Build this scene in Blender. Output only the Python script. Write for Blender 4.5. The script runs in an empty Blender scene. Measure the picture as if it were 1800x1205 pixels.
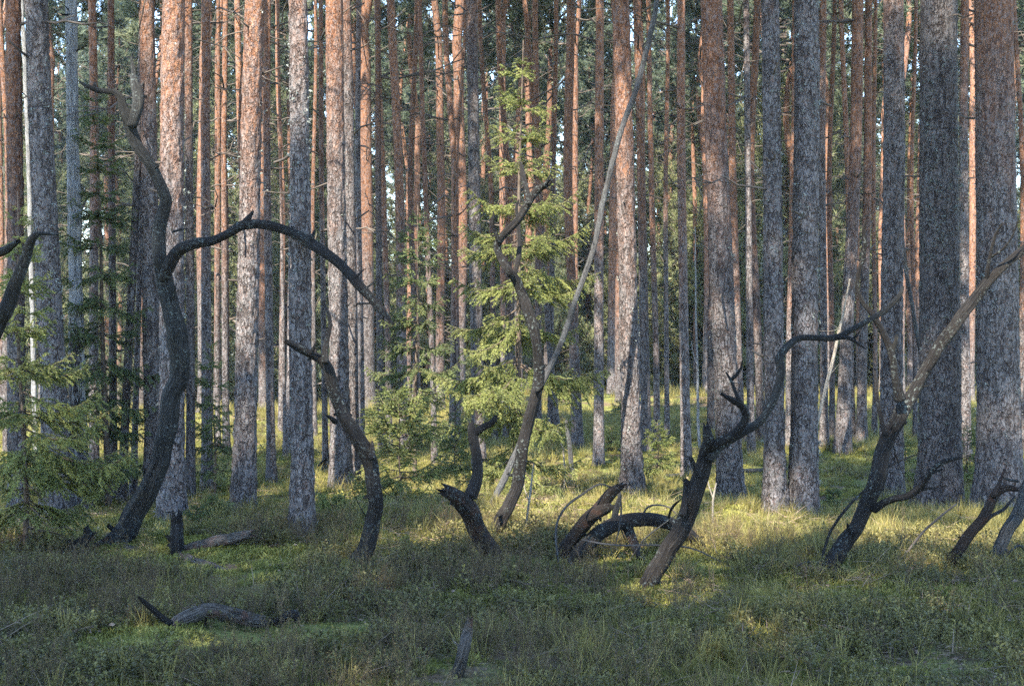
import bpy, math, random
import numpy as np
from mathutils import Vector, Matrix

# ------------------------------------------------------------------ camera, sky, sun, exposure
H_EYE = 1.65          # eye height
F_PX = 2500.0         # focal length in photo pixels (photo is 1800 x 1205)
SUN_EL = math.radians(48)
SUN_AZ = math.radians(-24)      # to the left of straight behind the camera
SUN = Vector((math.sin(SUN_AZ) * math.cos(SUN_EL), -math.cos(SUN_AZ) * math.cos(SUN_EL), math.sin(SUN_EL)))

scene = bpy.context.scene
COL = scene.collection
cam_d = bpy.data.cameras.new('camera'); cam = bpy.data.objects.new('camera', cam_d); COL.objects.link(cam)
cam.location = (0, 0, H_EYE); cam.rotation_euler = (math.radians(90), 0, 0)
cam_d.sensor_width = 36; cam_d.lens = 36 * F_PX / 1800.0; cam_d.clip_end = 2000; cam_d.clip_start = 0.05
scene.camera = cam

world = bpy.data.worlds.new("World"); scene.world = world; world.use_nodes = True
wn = world.node_tree; wn.nodes.clear()
sky = wn.nodes.new('ShaderNodeTexSky'); sky.sky_type = 'NISHITA'; sky.sun_disc = False
sky.sun_elevation = SUN_EL; sky.sun_rotation = math.atan2(SUN.x, SUN.y)
sky.air_density = 1.0; sky.dust_density = 0.1; sky.ozone_density = 2.5
bg = wn.nodes.new('ShaderNodeBackground'); bg.inputs['Strength'].default_value = 0.125
wo = wn.nodes.new('ShaderNodeOutputWorld')
wn.links.new(sky.outputs[0], bg.inputs['Color']); wn.links.new(bg.outputs[0], wo.inputs['Surface'])

sun_d = bpy.data.lights.new('sun', 'SUN'); sun_d.energy = 4.0; sun_d.angle = math.radians(0.5); sun_d.color = (1.0, 0.90, 0.75)
sun_o = bpy.data.objects.new('sun', sun_d); COL.objects.link(sun_o)
sun_o.rotation_euler = SUN.to_track_quat('Z', 'Y').to_euler(); sun_o.location = (-20, -30, 40)

scene.view_settings.view_transform = 'Standard'; scene.view_settings.look = 'None'
scene.view_settings.exposure = 2.95; scene.view_settings.gamma = 1.0
scene.cycles.max_bounces = 6; scene.cycles.diffuse_bounces = 3; scene.cycles.transmission_bounces = 3
scene.cycles.glossy_bounces = 2; scene.cycles.use_denoising = False; scene.cycles.use_adaptive_sampling = False; scene.cycles.sample_clamp_indirect = 2.5

RNG = np.random.default_rng(7)
random.seed(7)

# ------------------------------------------------------------------ helpers
def _hash(ix, iy, iz, s):
    n = (ix * 374761393 + iy * 668265263 + iz * 2147483647 + s * 974634777) & 0xffffffff
    n = ((n ^ (n >> 13)) * 1274126177) & 0xffffffff
    n = ((n ^ (n >> 16)) * 2246822519) & 0xffffffff
    return ((n ^ (n >> 15)) & 0xffffff) / float(0xffffff)

def vnoise(p, s=0):
    """smooth value noise in -1..1 of an (N,3) array"""
    p = np.asarray(p, float); i = np.floor(p).astype(np.int64); f = p - i; f = f * f * (3 - 2 * f)
    out = 0
    for dx in (0, 1):
        wx = f[:, 0] if dx else 1 - f[:, 0]
        for dy in (0, 1):
            wy = f[:, 1] if dy else 1 - f[:, 1]
            for dz in (0, 1):
                wz = f[:, 2] if dz else 1 - f[:, 2]
                out = out + wx * wy * wz * _hash(i[:, 0] + dx, i[:, 1] + dy, i[:, 2] + dz, s)
    return out * 2 - 1

def fbm(p, s=0, o=3):
    p = np.asarray(p, float); a, t = 1.0, 0
    for k in range(o):
        t = t + a * vnoise(p * (2.0 ** k), s + k); a *= 0.5
    return t

def ground_h(x, y):
    x = np.atleast_1d(np.asarray(x, float)); y = np.atleast_1d(np.asarray(y, float))
    z0 = np.zeros_like(x)
    h = 0.045 * vnoise(np.stack([x * .9, y * .9, z0], -1), 3) + 0.10 * vnoise(np.stack([x * .23, y * .23, z0], -1), 5) \
        + 0.035 * vnoise(np.stack([x * 2.7, y * 2.7, z0], -1), 9)
    t = np.clip(x / np.maximum(y, 1.0), -.5, .5)
    c = 37 + 28 * t
    k = (y - c) / 4.0
    drop = np.where(k > 20, k, np.log1p(np.exp(np.minimum(k, 20)))) * 4.0
    h = h + 0.25 * np.exp(-((y - c) / 5.0) ** 2) - 0.055 * np.minimum(drop, 90)
    return h
G00 = float(ground_h(0, 0)[0])
def gh(x, y): return float(ground_h(x, y)[0]) - G00

def at(px, py, d):
    """photo pixel at depth d (metres along the view axis) -> world point"""
    return Vector(((px - 900) / F_PX * d, d, H_EYE - (py - 602.5) / F_PX * d))

def ground_at(px, py, dmax=70):
    """where the ray through a photo pixel meets the terrain"""
    d = 4.0
    while d < dmax:
        p = at(px, py, d)
        if p.z <= gh(p.x, p.y): return d
        d += 0.05
    return dmax

def mk(name, V, F, mats, parent=None, smooth=True, mat_idx=None, attrs=None, loc=None):
    """V (N,3); F (M,k) array or list of arrays with the same k or different k"""
    V = np.asarray(V, np.float32)
    Fs = F if isinstance(F, list) else [F]
    Fs = [np.asarray(f, np.int32) for f in Fs if len(f)]
    loops = np.concatenate([f.ravel() for f in Fs]); tot = np.concatenate([np.full(len(f), f.shape[1], np.int32) for f in Fs])
    start = np.concatenate([[0], np.cumsum(tot)[:-1]]).astype(np.int32)
    me = bpy.data.meshes.new(name)
    me.vertices.add(len(V)); me.vertices.foreach_set('co', V.ravel())
    me.loops.add(len(loops)); me.loops.foreach_set('vertex_index', loops)
    me.polygons.add(len(tot)); me.polygons.foreach_set('loop_start', start); me.polygons.foreach_set('loop_total', tot)
    for m in (mats if isinstance(mats, (list, tuple)) else [mats]): me.materials.append(m)
    if mat_idx is not None: me.polygons.foreach_set('material_index', np.asarray(mat_idx, np.int32))
    me.update(calc_edges=True); me.validate()
    if smooth: me.polygons.foreach_set('use_smooth', np.ones(len(me.polygons), bool))
    for an, (ty, arr) in (attrs or {}).items():
        a = me.attributes.new(an, ty, 'POINT')
        a.data.foreach_set('vector' if ty == 'FLOAT_VECTOR' else 'value', np.asarray(arr, np.float32).ravel())
    o = bpy.data.objects.new(name, me)
    COL.objects.link(o)
    if parent is not None: o.parent = parent
    if loc is not None: o.location = loc
    return o

def empty(name, loc, label, cat, group=None):
    o = bpy.data.objects.new(name, None); COL.objects.link(o); o.location = loc; o.empty_display_size = 0.2
    o['label'] = label; o['category'] = cat
    if group: o['group'] = group
    return o

class Soup:
    """collects vertices and faces (tris and quads) of one mesh"""
    def __init__(s): s.V = []; s.T = []; s.Q = []; s.n = 0; s.tm = []; s.qm = []; s.A = []
    def add(s, V, T=None, Q=None, m=0, grain=None):
        V = np.asarray(V, float)
        if T is not None and len(T): s.T.append(np.asarray(T) + s.n); s.tm.append(np.full(len(T), m))
        if Q is not None and len(Q): s.Q.append(np.asarray(Q) + s.n); s.qm.append(np.full(len(Q), m))
        s.V.append(V); s.n += len(V)
        s.A.append(grain if grain is not None else np.zeros((len(V), 3)))
    def tris(s, P, m=0):
        P = np.asarray(P, float).reshape(-1, 3); s.add(P, T=np.arange(len(P)).reshape(-1, 3), m=m)
    def build(s, name, mats, parent=None, smooth=True, loc=None, grain=False):
        F = []; mi = []
        if s.T: F.append(np.concatenate(s.T)); mi.append(np.concatenate(s.tm))
        if s.Q: F.append(np.concatenate(s.Q)); mi.append(np.concatenate(s.qm))
        return mk(name, np.concatenate(s.V), F, mats, parent, smooth, np.concatenate(mi),
                  {'grain': ('FLOAT_VECTOR', np.concatenate(s.A))} if grain else None, loc)

def spline(P, step):
    """Catmull-Rom through the rows of P (any columns), resampled about every step metres (first 3 columns)"""
    P = np.asarray(P, float)
    if len(P) == 2: Q = P
    Pp = np.vstack([2 * P[0] - P[1], P, 2 * P[-1] - P[-2]]); out = []
    for i in range(1, len(Pp) - 2):
        a, b, c, d = Pp[i - 1], Pp[i], Pp[i + 1], Pp[i + 2]
        n = max(1, int(np.linalg.norm(c[:3] - b[:3]) / step))
        t = np.linspace(0, 1, n, endpoint=False)[:, None]
        out.append(0.5 * ((2 * b) + (-a + c) * t + (2 * a - 5 * b + 4 * c - d) * t ** 2 + (-a + 3 * b - 3 * c + d) * t ** 3))
    out.append(P[-1:]); return np.vstack(out)

def frames(C):
    T = np.gradient(C, axis=0); T /= np.linalg.norm(T, axis=1)[:, None] + 1e-9
    ref = np.array([0.0, 1, 0]) if abs(T[0][1]) < .9 else np.array([1.0, 0, 0])
    N = np.zeros_like(T); n = ref - T[0] * ref.dot(T[0]); N[0] = n / np.linalg.norm(n)
    for i in range(1, len(C)):
        n = N[i - 1] - T[i] * N[i - 1].dot(T[i]); N[i] = n / (np.linalg.norm(n) + 1e-9)
    return T, N, np.cross(T, N)

def tube(C, R, seg=12, seed=0, lump=0.10, ridge=0.06, cap='jag', ridge_n=5.0):
    """a rough wooden tube round the centre line C with radii R: V, quads, tris, grain coordinates"""
    C = np.asarray(C, float); R = np.asarray(R, float); n = len(C)
    T, N, B = frames(C)
    L = np.concatenate([[0], np.cumsum(np.linalg.norm(np.diff(C, axis=0), axis=1))])
    u = np.arange(seg) / seg * 2 * math.pi
    cu, su = np.cos(u), np.sin(u)
    g = np.stack([np.tile(cu, (n, 1)), np.tile(su, (n, 1)), np.repeat(L[:, None], seg, 1)], -1).reshape(-1, 3)
    rr = np.repeat(R[:, None], seg, 1)
    q = g * [1.0, 1.0, 4.0] + seed * 7.3
    k = 1 + lump * vnoise(q, seed) + ridge * vnoise(g * [ridge_n, ridge_n, 2.5] + seed, seed + 1)
    rr = rr * k.reshape(n, seg)
    V = C[:, None, :] + rr[..., None] * (cu[None, :, None] * N[:, None, :] + su[None, :, None] * B[:, None, :])
    if cap == 'jag' and n > 2:
        j = vnoise(np.stack([cu * 3.4, su * 3.4, np.full(seg, seed * 1.7)], -1), seed + 4)
        V[-1] += T[-1] * (j[:, None] * R[-1] * 2.4)
        V[-2] += T[-2] * (j[:, None] * R[-1] * 0.5)
    V = V.reshape(-1, 3)
    i = np.arange(n - 1)[:, None] * seg; a = np.arange(seg)[None]; b = (a + 1) % seg
    Q = np.stack([i + a, i + b, i + seg + b, i + seg + a], -1).reshape(-1, 4)
    V = np.vstack([V, C[:1] - T[:1] * R[0] * .3, C[-1:] + T[-1:] * R[-1] * (0.3 if cap != 'jag' else -0.6)])
    s0, s1 = n * seg, n * seg + 1; a = np.arange(seg); b = (a + 1) % seg; e = (n - 1) * seg
    Tr = np.vstack([np.stack([np.full(seg, s0), b, a], -1), np.stack([np.full(seg, s1), e + a, e + b], -1)])
    g = np.vstack([g, [[0, 0, 0]], [[0, 0, L[-1]]]]) + [seed * 3.1, seed * 1.3, seed * 2.7]
    return V, Q, Tr, g

# ------------------------------------------------------------------ materials
def new_mat(name):
    m = bpy.data.materials.new(name); m.use_nodes = True; nt = m.node_tree; nt.nodes.clear()
    out = nt.nodes.new('ShaderNodeOutputMaterial'); return m, nt, out
class NT:
    def __init__(s, nt): s.nt = nt
    def n(s, t, **kw):
        o = s.nt.nodes.new(t)
        for k, v in kw.items():
            if k.startswith('_'): setattr(o, k[1:], v)
            else: o.inputs[k.replace('__', ' ')].default_value = v
        return o
    def l(s, a, b): s.nt.links.new(a, b)
    def noise(s, vec, scale, detail=3, rough=.55):
        o = s.n('ShaderNodeTexNoise', Scale=scale, Detail=detail, Roughness=rough); s.l(vec, o.inputs['Vector']); return o.outputs['Fac']
    def vmul(s, vec, v):
        o = s.n('ShaderNodeVectorMath', _operation='MULTIPLY'); s.l(vec, o.inputs[0]); o.inputs[1].default_value = v; return o.outputs[0]
    def ramp(s, fac, stops, interp='LINEAR'):
        o = s.nt.nodes.new('ShaderNodeValToRGB'); o.color_ramp.interpolation = interp; e = o.color_ramp.elements
        while len(e) < len(stops): e.new(0.5)
        for i, (p, c) in enumerate(stops):
            e[i].position = p; e[i].color = (c[0], c[1], c[2], 1) if isinstance(c, (tuple, list)) else (c, c, c, 1)
        s.l(fac, o.inputs[0]); return o.outputs[0]
    def mix(s, fac, a, b):
        o = s.n('ShaderNodeMix', _data_type='RGBA')
        if isinstance(fac, (int, float)): o.inputs[0].default_value = fac
        else: s.l(fac, o.inputs[0])
        for x, sock in ((a, o.inputs[6]), (b, o.inputs[7])):
            if isinstance(x, tuple): sock.default_value = (*x, 1)
            else: s.l(x, sock)
        return o.outputs[2]
    def math(s, op, a, b=None, clamp=False):
        o = s.n('ShaderNodeMath', _operation=op, _use_clamp=clamp)
        for i, x in enumerate((a, b)):
            if x is None: continue
            if isinstance(x, (int, float)): o.inputs[i].default_value = x
            else: s.l(x, o.inputs[i])
        return o.outputs[0]
    def smooth(s, v, lo, hi):
        o = s.n('ShaderNodeMapRange', _interpolation_type='SMOOTHSTEP'); s.l(v, o.inputs[0])
        o.inputs[1].default_value = lo; o.inputs[2].default_value = hi; return o.outputs[0]

def bark_material(name='pine_bark', fine=True):
    m, nt, out = new_mat(name); N = NT(nt)
    tc = N.n('ShaderNodeTexCoord'); P = tc.outputs['Object']
    rnd = N.n('ShaderNodeObjectInfo').outputs['Random']
    off = N.n('ShaderNodeCombineXYZ'); N.l(N.math('MULTIPLY', rnd, 37.0), off.inputs[0]); N.l(N.math('MULTIPLY', rnd, 91.0), off.inputs[2])
    add = N.n('ShaderNodeVectorMath', _operation='ADD'); N.l(P, add.inputs[0]); N.l(off.outputs[0], add.inputs[1]); Q = add.outputs[0]
    warp = N.n('ShaderNodeTexNoise', Scale=14.0, Detail=2.0); N.l(Q, warp.inputs['Vector'])
    wv = N.n('ShaderNodeVectorMath', _operation='MULTIPLY_ADD'); N.l(warp.outputs['Color'], wv.inputs[0]); wv.inputs[1].default_value = (.075, .075, .11); N.l(Q, wv.inputs[2])
    W = wv.outputs[0]
    v1 = N.n('ShaderNodeTexVoronoi', _feature='DISTANCE_TO_EDGE', Scale=1.0); N.l(N.vmul(W, (42, 42, 13)), v1.inputs['Vector'])
    v2 = N.n('ShaderNodeTexVoronoi', _feature='F1', Scale=1.0); N.l(N.vmul(W, (62, 62, 30)), v2.inputs['Vector'])
    plate = N.math('MAXIMUM', N.smooth(v1.outputs['Distance'], 0.0, 0.13), N.math('MULTIPLY', N.smooth(N.noise(Q, 12, 3, .6), .40, .62), .8))
    big = N.noise(Q, 2.2, 3); mid = N.noise(N.vmul(Q, (1, 1, .45)), 22, 3, .6); fine_n = N.noise(Q, 95, 2, .6)
    # grey lower bark: red-brown cracks, lilac grey plates, pale flakes
    grey = N.ramp(mid, [(.28, (.095, .080, .076)), (.45, (.155, .142, .140)), (.60, (.190, .178, .178)), (.8, (.225, .217, .217))])
    red = N.ramp(fine_n, [(.3, (.10, .045, .028)), (.7, (.24, .105, .062))])
    grey = N.mix(N.math('MULTIPLY', N.smooth(N.noise(Q, 34, 3, .6), .54, .66), .45), grey, red)
    grey = N.mix(plate, (.075, .058, .052), grey)
    lich = N.ramp(fine_n, [(.3, (.17, .195, .185)), (.7, (.34, .37, .35))])
    lm = N.math('MULTIPLY', N.smooth(v2.outputs['Distance'], .36, .22), N.smooth(N.noise(Q, 6.0, 4, .65), .44, .62))
    grey = N.mix(N.math('MULTIPLY', lm, .42), grey, lich)
    fur = N.math('MULTIPLY', N.smooth(N.noise(N.vmul(W, (1, 1, .16)), 30, 3, .6), .47, .36), .75)
    grey = N.mix(fur, grey, (.052, .040, .036))
    # rusty upper bark
    rust = N.ramp(mid, [(.25, (.080, .038, .024)), (.45, (.185, .086, .048)), (.62, (.28, .14, .078)), (.8, (.34, .21, .14))])
    rust = N.mix(N.math('MULTIPLY', N.smooth(N.noise(N.vmul(Q, (1, 1, .6)), 40, 3, .6), .46, .60), .75), rust, (.215, .165, .15))
    rust = N.mix(N.math('MULTIPLY', N.smooth(N.noise(Q, 60, 2, .6), .58, .68), .7), rust, (.06, .034, .027))
    at_ = N.n('ShaderNodeAttribute', _attribute_type='OBJECT', _attribute_name='bark_line')
    sep = N.n('ShaderNodeSeparateXYZ'); N.l(P, sep.inputs[0])
    hh = N.math('SUBTRACT', sep.outputs[2], at_.outputs['Fac'])
    hh = N.math('ADD', hh, N.math('MULTIPLY', N.math('SUBTRACT', N.noise(N.vmul(Q, (1, 1, .35)), 7, 4, .7), .5), 4.5))
    col = N.mix(N.smooth(hh, -1.3, 1.5), grey, rust)
    tone = N.math('MULTIPLY_ADD', rnd, .35); nt.nodes[-1].inputs[2].default_value = .53
    hv = N.n('ShaderNodeHueSaturation'); N.l(col, hv.inputs['Color']); N.l(tone, hv.inputs['Value'])
    bs = N.n('ShaderNodeBsdfPrincipled', Roughness=.9); bs.inputs['Specular IOR Level'].default_value = .15
    N.l(hv.outputs[0], bs.inputs['Base Color'])
    hgt = N.math('ADD', N.math('MULTIPLY', plate, N.math('SUBTRACT', 1.15, N.smooth(hh, -1, 3))), N.math('MULTIPLY', mid, .9))
    hgt = N.math('SUBTRACT', hgt, N.math('MULTIPLY', fur, .9))
    hgt = N.math('ADD', hgt, N.math('ADD', N.math('MULTIPLY', fine_n, .35), N.math('MULTIPLY', lm, .5)))
    bp = N.n('ShaderNodeBump', Strength=1.0, Distance=.024); N.l(hgt, bp.inputs['Height']); N.l(bp.outputs[0], bs.inputs['Normal'])
    N.l(bs.outputs[0], out.inputs['Surface']); return m

def wood_material(name, dark, mid, pale, lichen=.3, rust=0.0):
    """weathered dead wood: grain runs along the tube"""
    m, nt, out = new_mat(name); N = NT(nt)
    g = N.n('ShaderNodeAttribute', _attribute_name='grain').outputs['Vector']
    P = N.n('ShaderNodeTexCoord').outputs['Object']
    wn_ = N.n('ShaderNodeTexNoise', Scale=5.0, Detail=2.0); N.l(P, wn_.inputs['Vector'])
    wg = N.n('ShaderNodeVectorMath', _operation='MULTIPLY_ADD'); N.l(wn_.outputs['Color'], wg.inputs[0]); wg.inputs[1].default_value = (.5, .5, .5); N.l(g, wg.inputs[2]); g = wg.outputs[0]
    gr = N.noise(N.vmul(g, (5, 5, 4.5)), 1.0, 5, .72); gr2 = N.noise(N.vmul(g, (10, 10, 4)), 1.0, 3, .6); big = N.noise(P, 5, 3)
    c = N.ramp(gr, [(.3, dark), (.52, mid), (.75, pale)])
    c = N.mix(N.math('MULTIPLY', N.smooth(big, .5, .68), .7), c, dark)
    c = N.mix(N.smooth(gr2, .47, .36), c, tuple(x * .3 for x in dark))
    if rust: c = N.mix(N.math('MULTIPLY', N.smooth(N.noise(P, 8, 4, .6), .5, .64), rust), c, (.17, .062, .028))
    lk = N.math('MULTIPLY', N.smooth(N.noise(P, 46, 3, .7), .53, .62), N.smooth(N.noise(P, 4.5, 3, .6), .46, .60))
    c = N.mix(N.math('MULTIPLY', lk, lichen), c, (.27, .32, .30))
    bs = N.n('ShaderNodeBsdfPrincipled', Roughness=.85); bs.inputs['Specular IOR Level'].default_value = .2
    N.l(c, bs.inputs['Base Color'])
    h = N.math('ADD', N.math('ADD', N.math('MULTIPLY', gr, 1.0), N.math('MULTIPLY', gr2, .7)), N.math('MULTIPLY', lk, .5))
    bp = N.n('ShaderNodeBump', Strength=1.0, Distance=.034); N.l(h, bp.inputs['Height']); N.l(bp.outputs[0], bs.inputs['Normal'])
    N.l(bs.outputs[0], out.inputs['Surface']); return m

def leaf_material(name, a, b, c, scale=3.0, trans=.35, rough=.6, spec=.25, inst=True):
    m, nt, out = new_mat(name); N = NT(nt)
    P = N.n('ShaderNodeTexCoord').outputs['Object']; rnd = N.n('ShaderNodeObjectInfo').outputs['Random']
    geo = N.n('ShaderNodeNewGeometry')
    f = N.math('ADD', N.math('MULTIPLY', N.noise(P, scale, 2), .8), N.math('MULTIPLY', N.math('SUBTRACT', rnd, .5), .30 if inst else .08))
    f = N.math('ADD', f, N.math('MULTIPLY', N.math('SUBTRACT', geo.outputs['Random Per Island'], .5), .30))
    col = N.ramp(f, [(.22, a), (.42, b), (.66, c)])
    bs = N.n('ShaderNodeBsdfPrincipled', Roughness=rough); bs.inputs['Specular IOR Level'].default_value = spec
    N.l(col, bs.inputs['Base Color'])
    tr = N.n('ShaderNodeBsdfTranslucent'); N.l(col, tr.inputs['Color'])
    mx = N.n('ShaderNodeMixShader', Fac=trans); N.l(bs.outputs[0], mx.inputs[1]); N.l(tr.outputs[0], mx.inputs[2])
    N.l(mx.outputs[0], out.inputs['Surface']); return m

def plain_material(name, a, b, scale=12, rough=.85):
    m, nt, out = new_mat(name); N = NT(nt)
    P = N.n('ShaderNodeTexCoord').outputs['Object']
    bs = N.n('ShaderNodeBsdfPrincipled', Roughness=rough); bs.inputs['Specular IOR Level'].default_value = .15
    N.l(N.ramp(N.noise(P, scale, 3), [(.3, a), (.7, b)]), bs.inputs['Base Color'])
    N.l(bs.outputs[0], out.inputs['Surface']); return m

def ground_material():
    m, nt, out = new_mat('forest_floor'); N = NT(nt)
    P = N.n('ShaderNodeTexCoord').outputs['Object']
    a = N.noise(P, .55, 4, .6); b = N.noise(P, 3.2, 4, .65); c = N.noise(P, 28, 3, .7)
    moss = N.ramp(c, [(.25, (.030, .038, .012)), (.5, (.10, .110, .030)), (.75, (.22, .21, .065))])
    lit = N.ramp(c, [(.25, (.025, .018, .012)), (.5, (.085, .06, .038)), (.75, (.17, .125, .085))])
    col = N.mix(N.smooth(N.math('ADD', a, N.math('MULTIPLY', b, .6)), .76, .92), moss, lit)
    bs = N.n('ShaderNodeBsdfPrincipled', Roughness=.95); bs.inputs['Specular IOR Level'].default_value = .1
    N.l(col, bs.inputs['Base Color'])
    bp = N.n('ShaderNodeBump', Strength=1.0, Distance=.05); N.l(N.math('ADD', b, N.math('MULTIPLY', c, .4)), bp.inputs['Height']); N.l(bp.outputs[0], bs.inputs['Normal'])
    N.l(bs.outputs[0], out.inputs['Surface']); return m

M_BARK = bark_material()
M_SNAG = wood_material('weathered_shaded_wood', (.007, .006, .0055), (.018, .0155, .014), (.050, .045, .040), .4)  # dark weathered wood, taken darker still to stand in for shade
M_SNAGB = wood_material('weathered_blue_grey_wood', (.010, .0095, .009), (.026, .026, .024), (.068, .068, .063), .42)
M_SNAGG = wood_material('silvery_grey_wood', (.034, .033, .032), (.080, .080, .080), (.16, .162, .162), .5)
M_SNAGR = wood_material('reddish_dead_wood', (.009, .007, .006), (.023, .017, .014), (.062, .048, .040), .35, .14)
M_LOG = wood_material('rotting_log_wood', (.024, .019, .015), (.12, .102, .085), (.33, .30, .265), .3, .4)
M_SILVER = wood_material('bare_silver_trunk', (.16, .16, .162), (.27, .273, .276), (.38, .385, .38), .2)
M_PALE = wood_material('pale_dry_stick', (.22, .19, .15), (.38, .34, .28), (.55, .50, .43), .1)
M_TWIG = plain_material('dead_pine_branch', (.028, .024, .022), (.105, .088, .074), 5)
M_NEEDLE = leaf_material('pine_needles', (.052, .076, .058), (.100, .135, .090), (.18, .20, .125), 1.1, .42)
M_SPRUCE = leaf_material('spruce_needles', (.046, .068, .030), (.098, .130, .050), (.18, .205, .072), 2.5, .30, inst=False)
M_SPRUCE_PALE_SUN = leaf_material('pale_sunlit_spruce_needles', (.080, .100, .034), (.16, .185, .056), (.26, .27, .09), 2.5, .35, inst=False)  # pale needles; on sunlit spruces the sunshine is put into this colour
M_SPSTEM = plain_material('spruce_stem', (.035, .026, .020), (.10, .078, .06), 20)
M_LICHEN = leaf_material('lichen_tufts', (.09, .105, .095), (.16, .18, .165), (.25, .275, .25), 30, .1, .9, .1)
M_GROUND = ground_material()

# ------------------------------------------------------------------ ground
def ground():
    def axis(lo, hi, n, near):
        t = np.linspace(-1, 1, n); k = 5.2
        v = np.sinh(t * k) / math.sinh(k); return np.where(v < 0, -v * lo, v * hi)
    xs = axis(-450, 450, 321, 1); ys = axis(-60, 640, 421, 1)
    X, Y = np.meshgrid(xs, ys, indexing='ij')
    Z = (ground_h(X.ravel(), Y.ravel()) - G00)
    V = np.stack([X.ravel(), Y.ravel(), Z], -1)
    nx, ny = len(xs), len(ys)
    i, j = np.meshgrid(np.arange(nx - 1), np.arange(ny - 1), indexing='ij'); a = (i * ny + j).ravel()
    o = mk('ground', V, np.stack([a, a + ny, a + ny + 1, a + 1], -1), M_GROUND)
    o['kind'] = 'structure'; o['label'] = 'mossy forest floor'
    return o
ground()

# ------------------------------------------------------------------ pine crowns
def needle_tuft(rng, n=24, L=.20, w=.026):
    """needles bristling forward round a twig tip that points along +X: (n,3,3)"""
    az = rng.uniform(0, 2 * math.pi, n); sp = rng.uniform(.25, 1.15, n); l = L * rng.uniform(.6, 1.1, n)
    d = np.stack([np.cos(sp), np.sin(sp) * np.cos(az), np.sin(sp) * np.sin(az)], -1)
    o = np.stack([rng.uniform(-.16, .06, n), np.zeros(n), np.zeros(n)], -1)
    s = np.cross(d, rng.normal(size=(n, 3))); s /= np.linalg.norm(s, axis=1)[:, None] + 1e-9; s *= w * .5
    return np.stack([o + s, o - s, o + d * l[:, None]], 1)

def rot_to(d, roll=0.0):
    d = np.asarray(d, float); d = d / np.linalg.norm(d)
    up = np.array([0, 0, 1.0]) if abs(d[2]) < .95 else np.array([0, 1.0, 0])
    y = np.cross(up, d); y /= np.linalg.norm(y); z = np.cross(d, y)
    c, s = math.cos(roll), math.sin(roll)
    return np.stack([d, c * y + s * z, -s * y + c * z], 0)     # rows: local x,y,z axes; p_world = p_local @ R

def pine_crown_soup(seed, L=6.5, rad=1.6, nb=56, start=0.0, tuftn=24):
    rng = np.random.default_rng(seed); S = Soup()
    tufts = [needle_tuft(rng, tuftn) for _ in range(8)]
    for k in range(nb):
        t = ((k + rng.uniform(0, 1)) / nb) ** .85
        z = t * (L - .3)
        prof = (0.45 + 1.1 * min(t / .3, 1)) * (1 - max(0, t - .3) / .7) ** .75
        ln = rad * max(.22, prof) * rng.uniform(.55, 1.15)
        az = rng.uniform(0, 2 * math.pi) if rng.uniform() < .8 else rng.normal(seed, .5)
        el = math.radians(rng.uniform(0, 28) + 35 * t)
        n = 6; s = np.linspace(0, 1, n)
        C = np.stack([np.cos(az) * ln * s * math.cos(el), np.sin(az) * ln * s * math.cos(el), z + ln * (s * math.sin(el) + .22 * s ** 2 - .12 * np.sin(s * math.pi))], -1)
        C[1:-1] += rng.normal(size=(n - 2, 3)) * .04
        V, Q, T, _ = tube(C, np.linspace(.028, .007, n) * (.6 + ln * .4), 3, k, 0, 0, 'flat'); S.add(V, T, Q, m=1)
        for c in range(int(7 + ln * 8)):
            q = rng.uniform(.35, 1.0); i = q * (n - 1); a = min(int(i), n - 2); p = C[a] + (C[a + 1] - C[a]) * (i - a)
            d = C[a + 1] - C[a]; d = d / np.linalg.norm(d)
            off = rng.normal(size=3); off -= d * off.dot(d); off /= np.linalg.norm(off) + 1e-9
            reach = rng.uniform(.05, .42) * (1.15 - .7 * q); dd = d * .7 + off * (.9 if q < .95 else .3) + [0, 0, .25]
            p2 = p + (off * .9 + d * .5) * reach
            R = rot_to(dd, rng.uniform(0, 6.28)); S.tris((tufts[rng.integers(8)] * rng.uniform(.8, 1.3)) @ R + p2, m=0)
    return S

CROWN_ME = []
def _mesh_only(soup, name, mats):
    o = soup.build(name, mats, smooth=False); me = o.data; bpy.data.objects.remove(o); return me
for s in range(6):
    CROWN_ME.append(_mesh_only(pine_crown_soup(11 + s, L=[6.5, 7.2, 5.8, 6.9, 6.2, 7.6][s], rad=[1.6, 1.4, 1.7, 1.5, 1.9, 1.45][s], nb=[54, 60, 50, 56, 60, 64][s]), 'crown', [M_NEEDLE, M_TWIG]))

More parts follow.
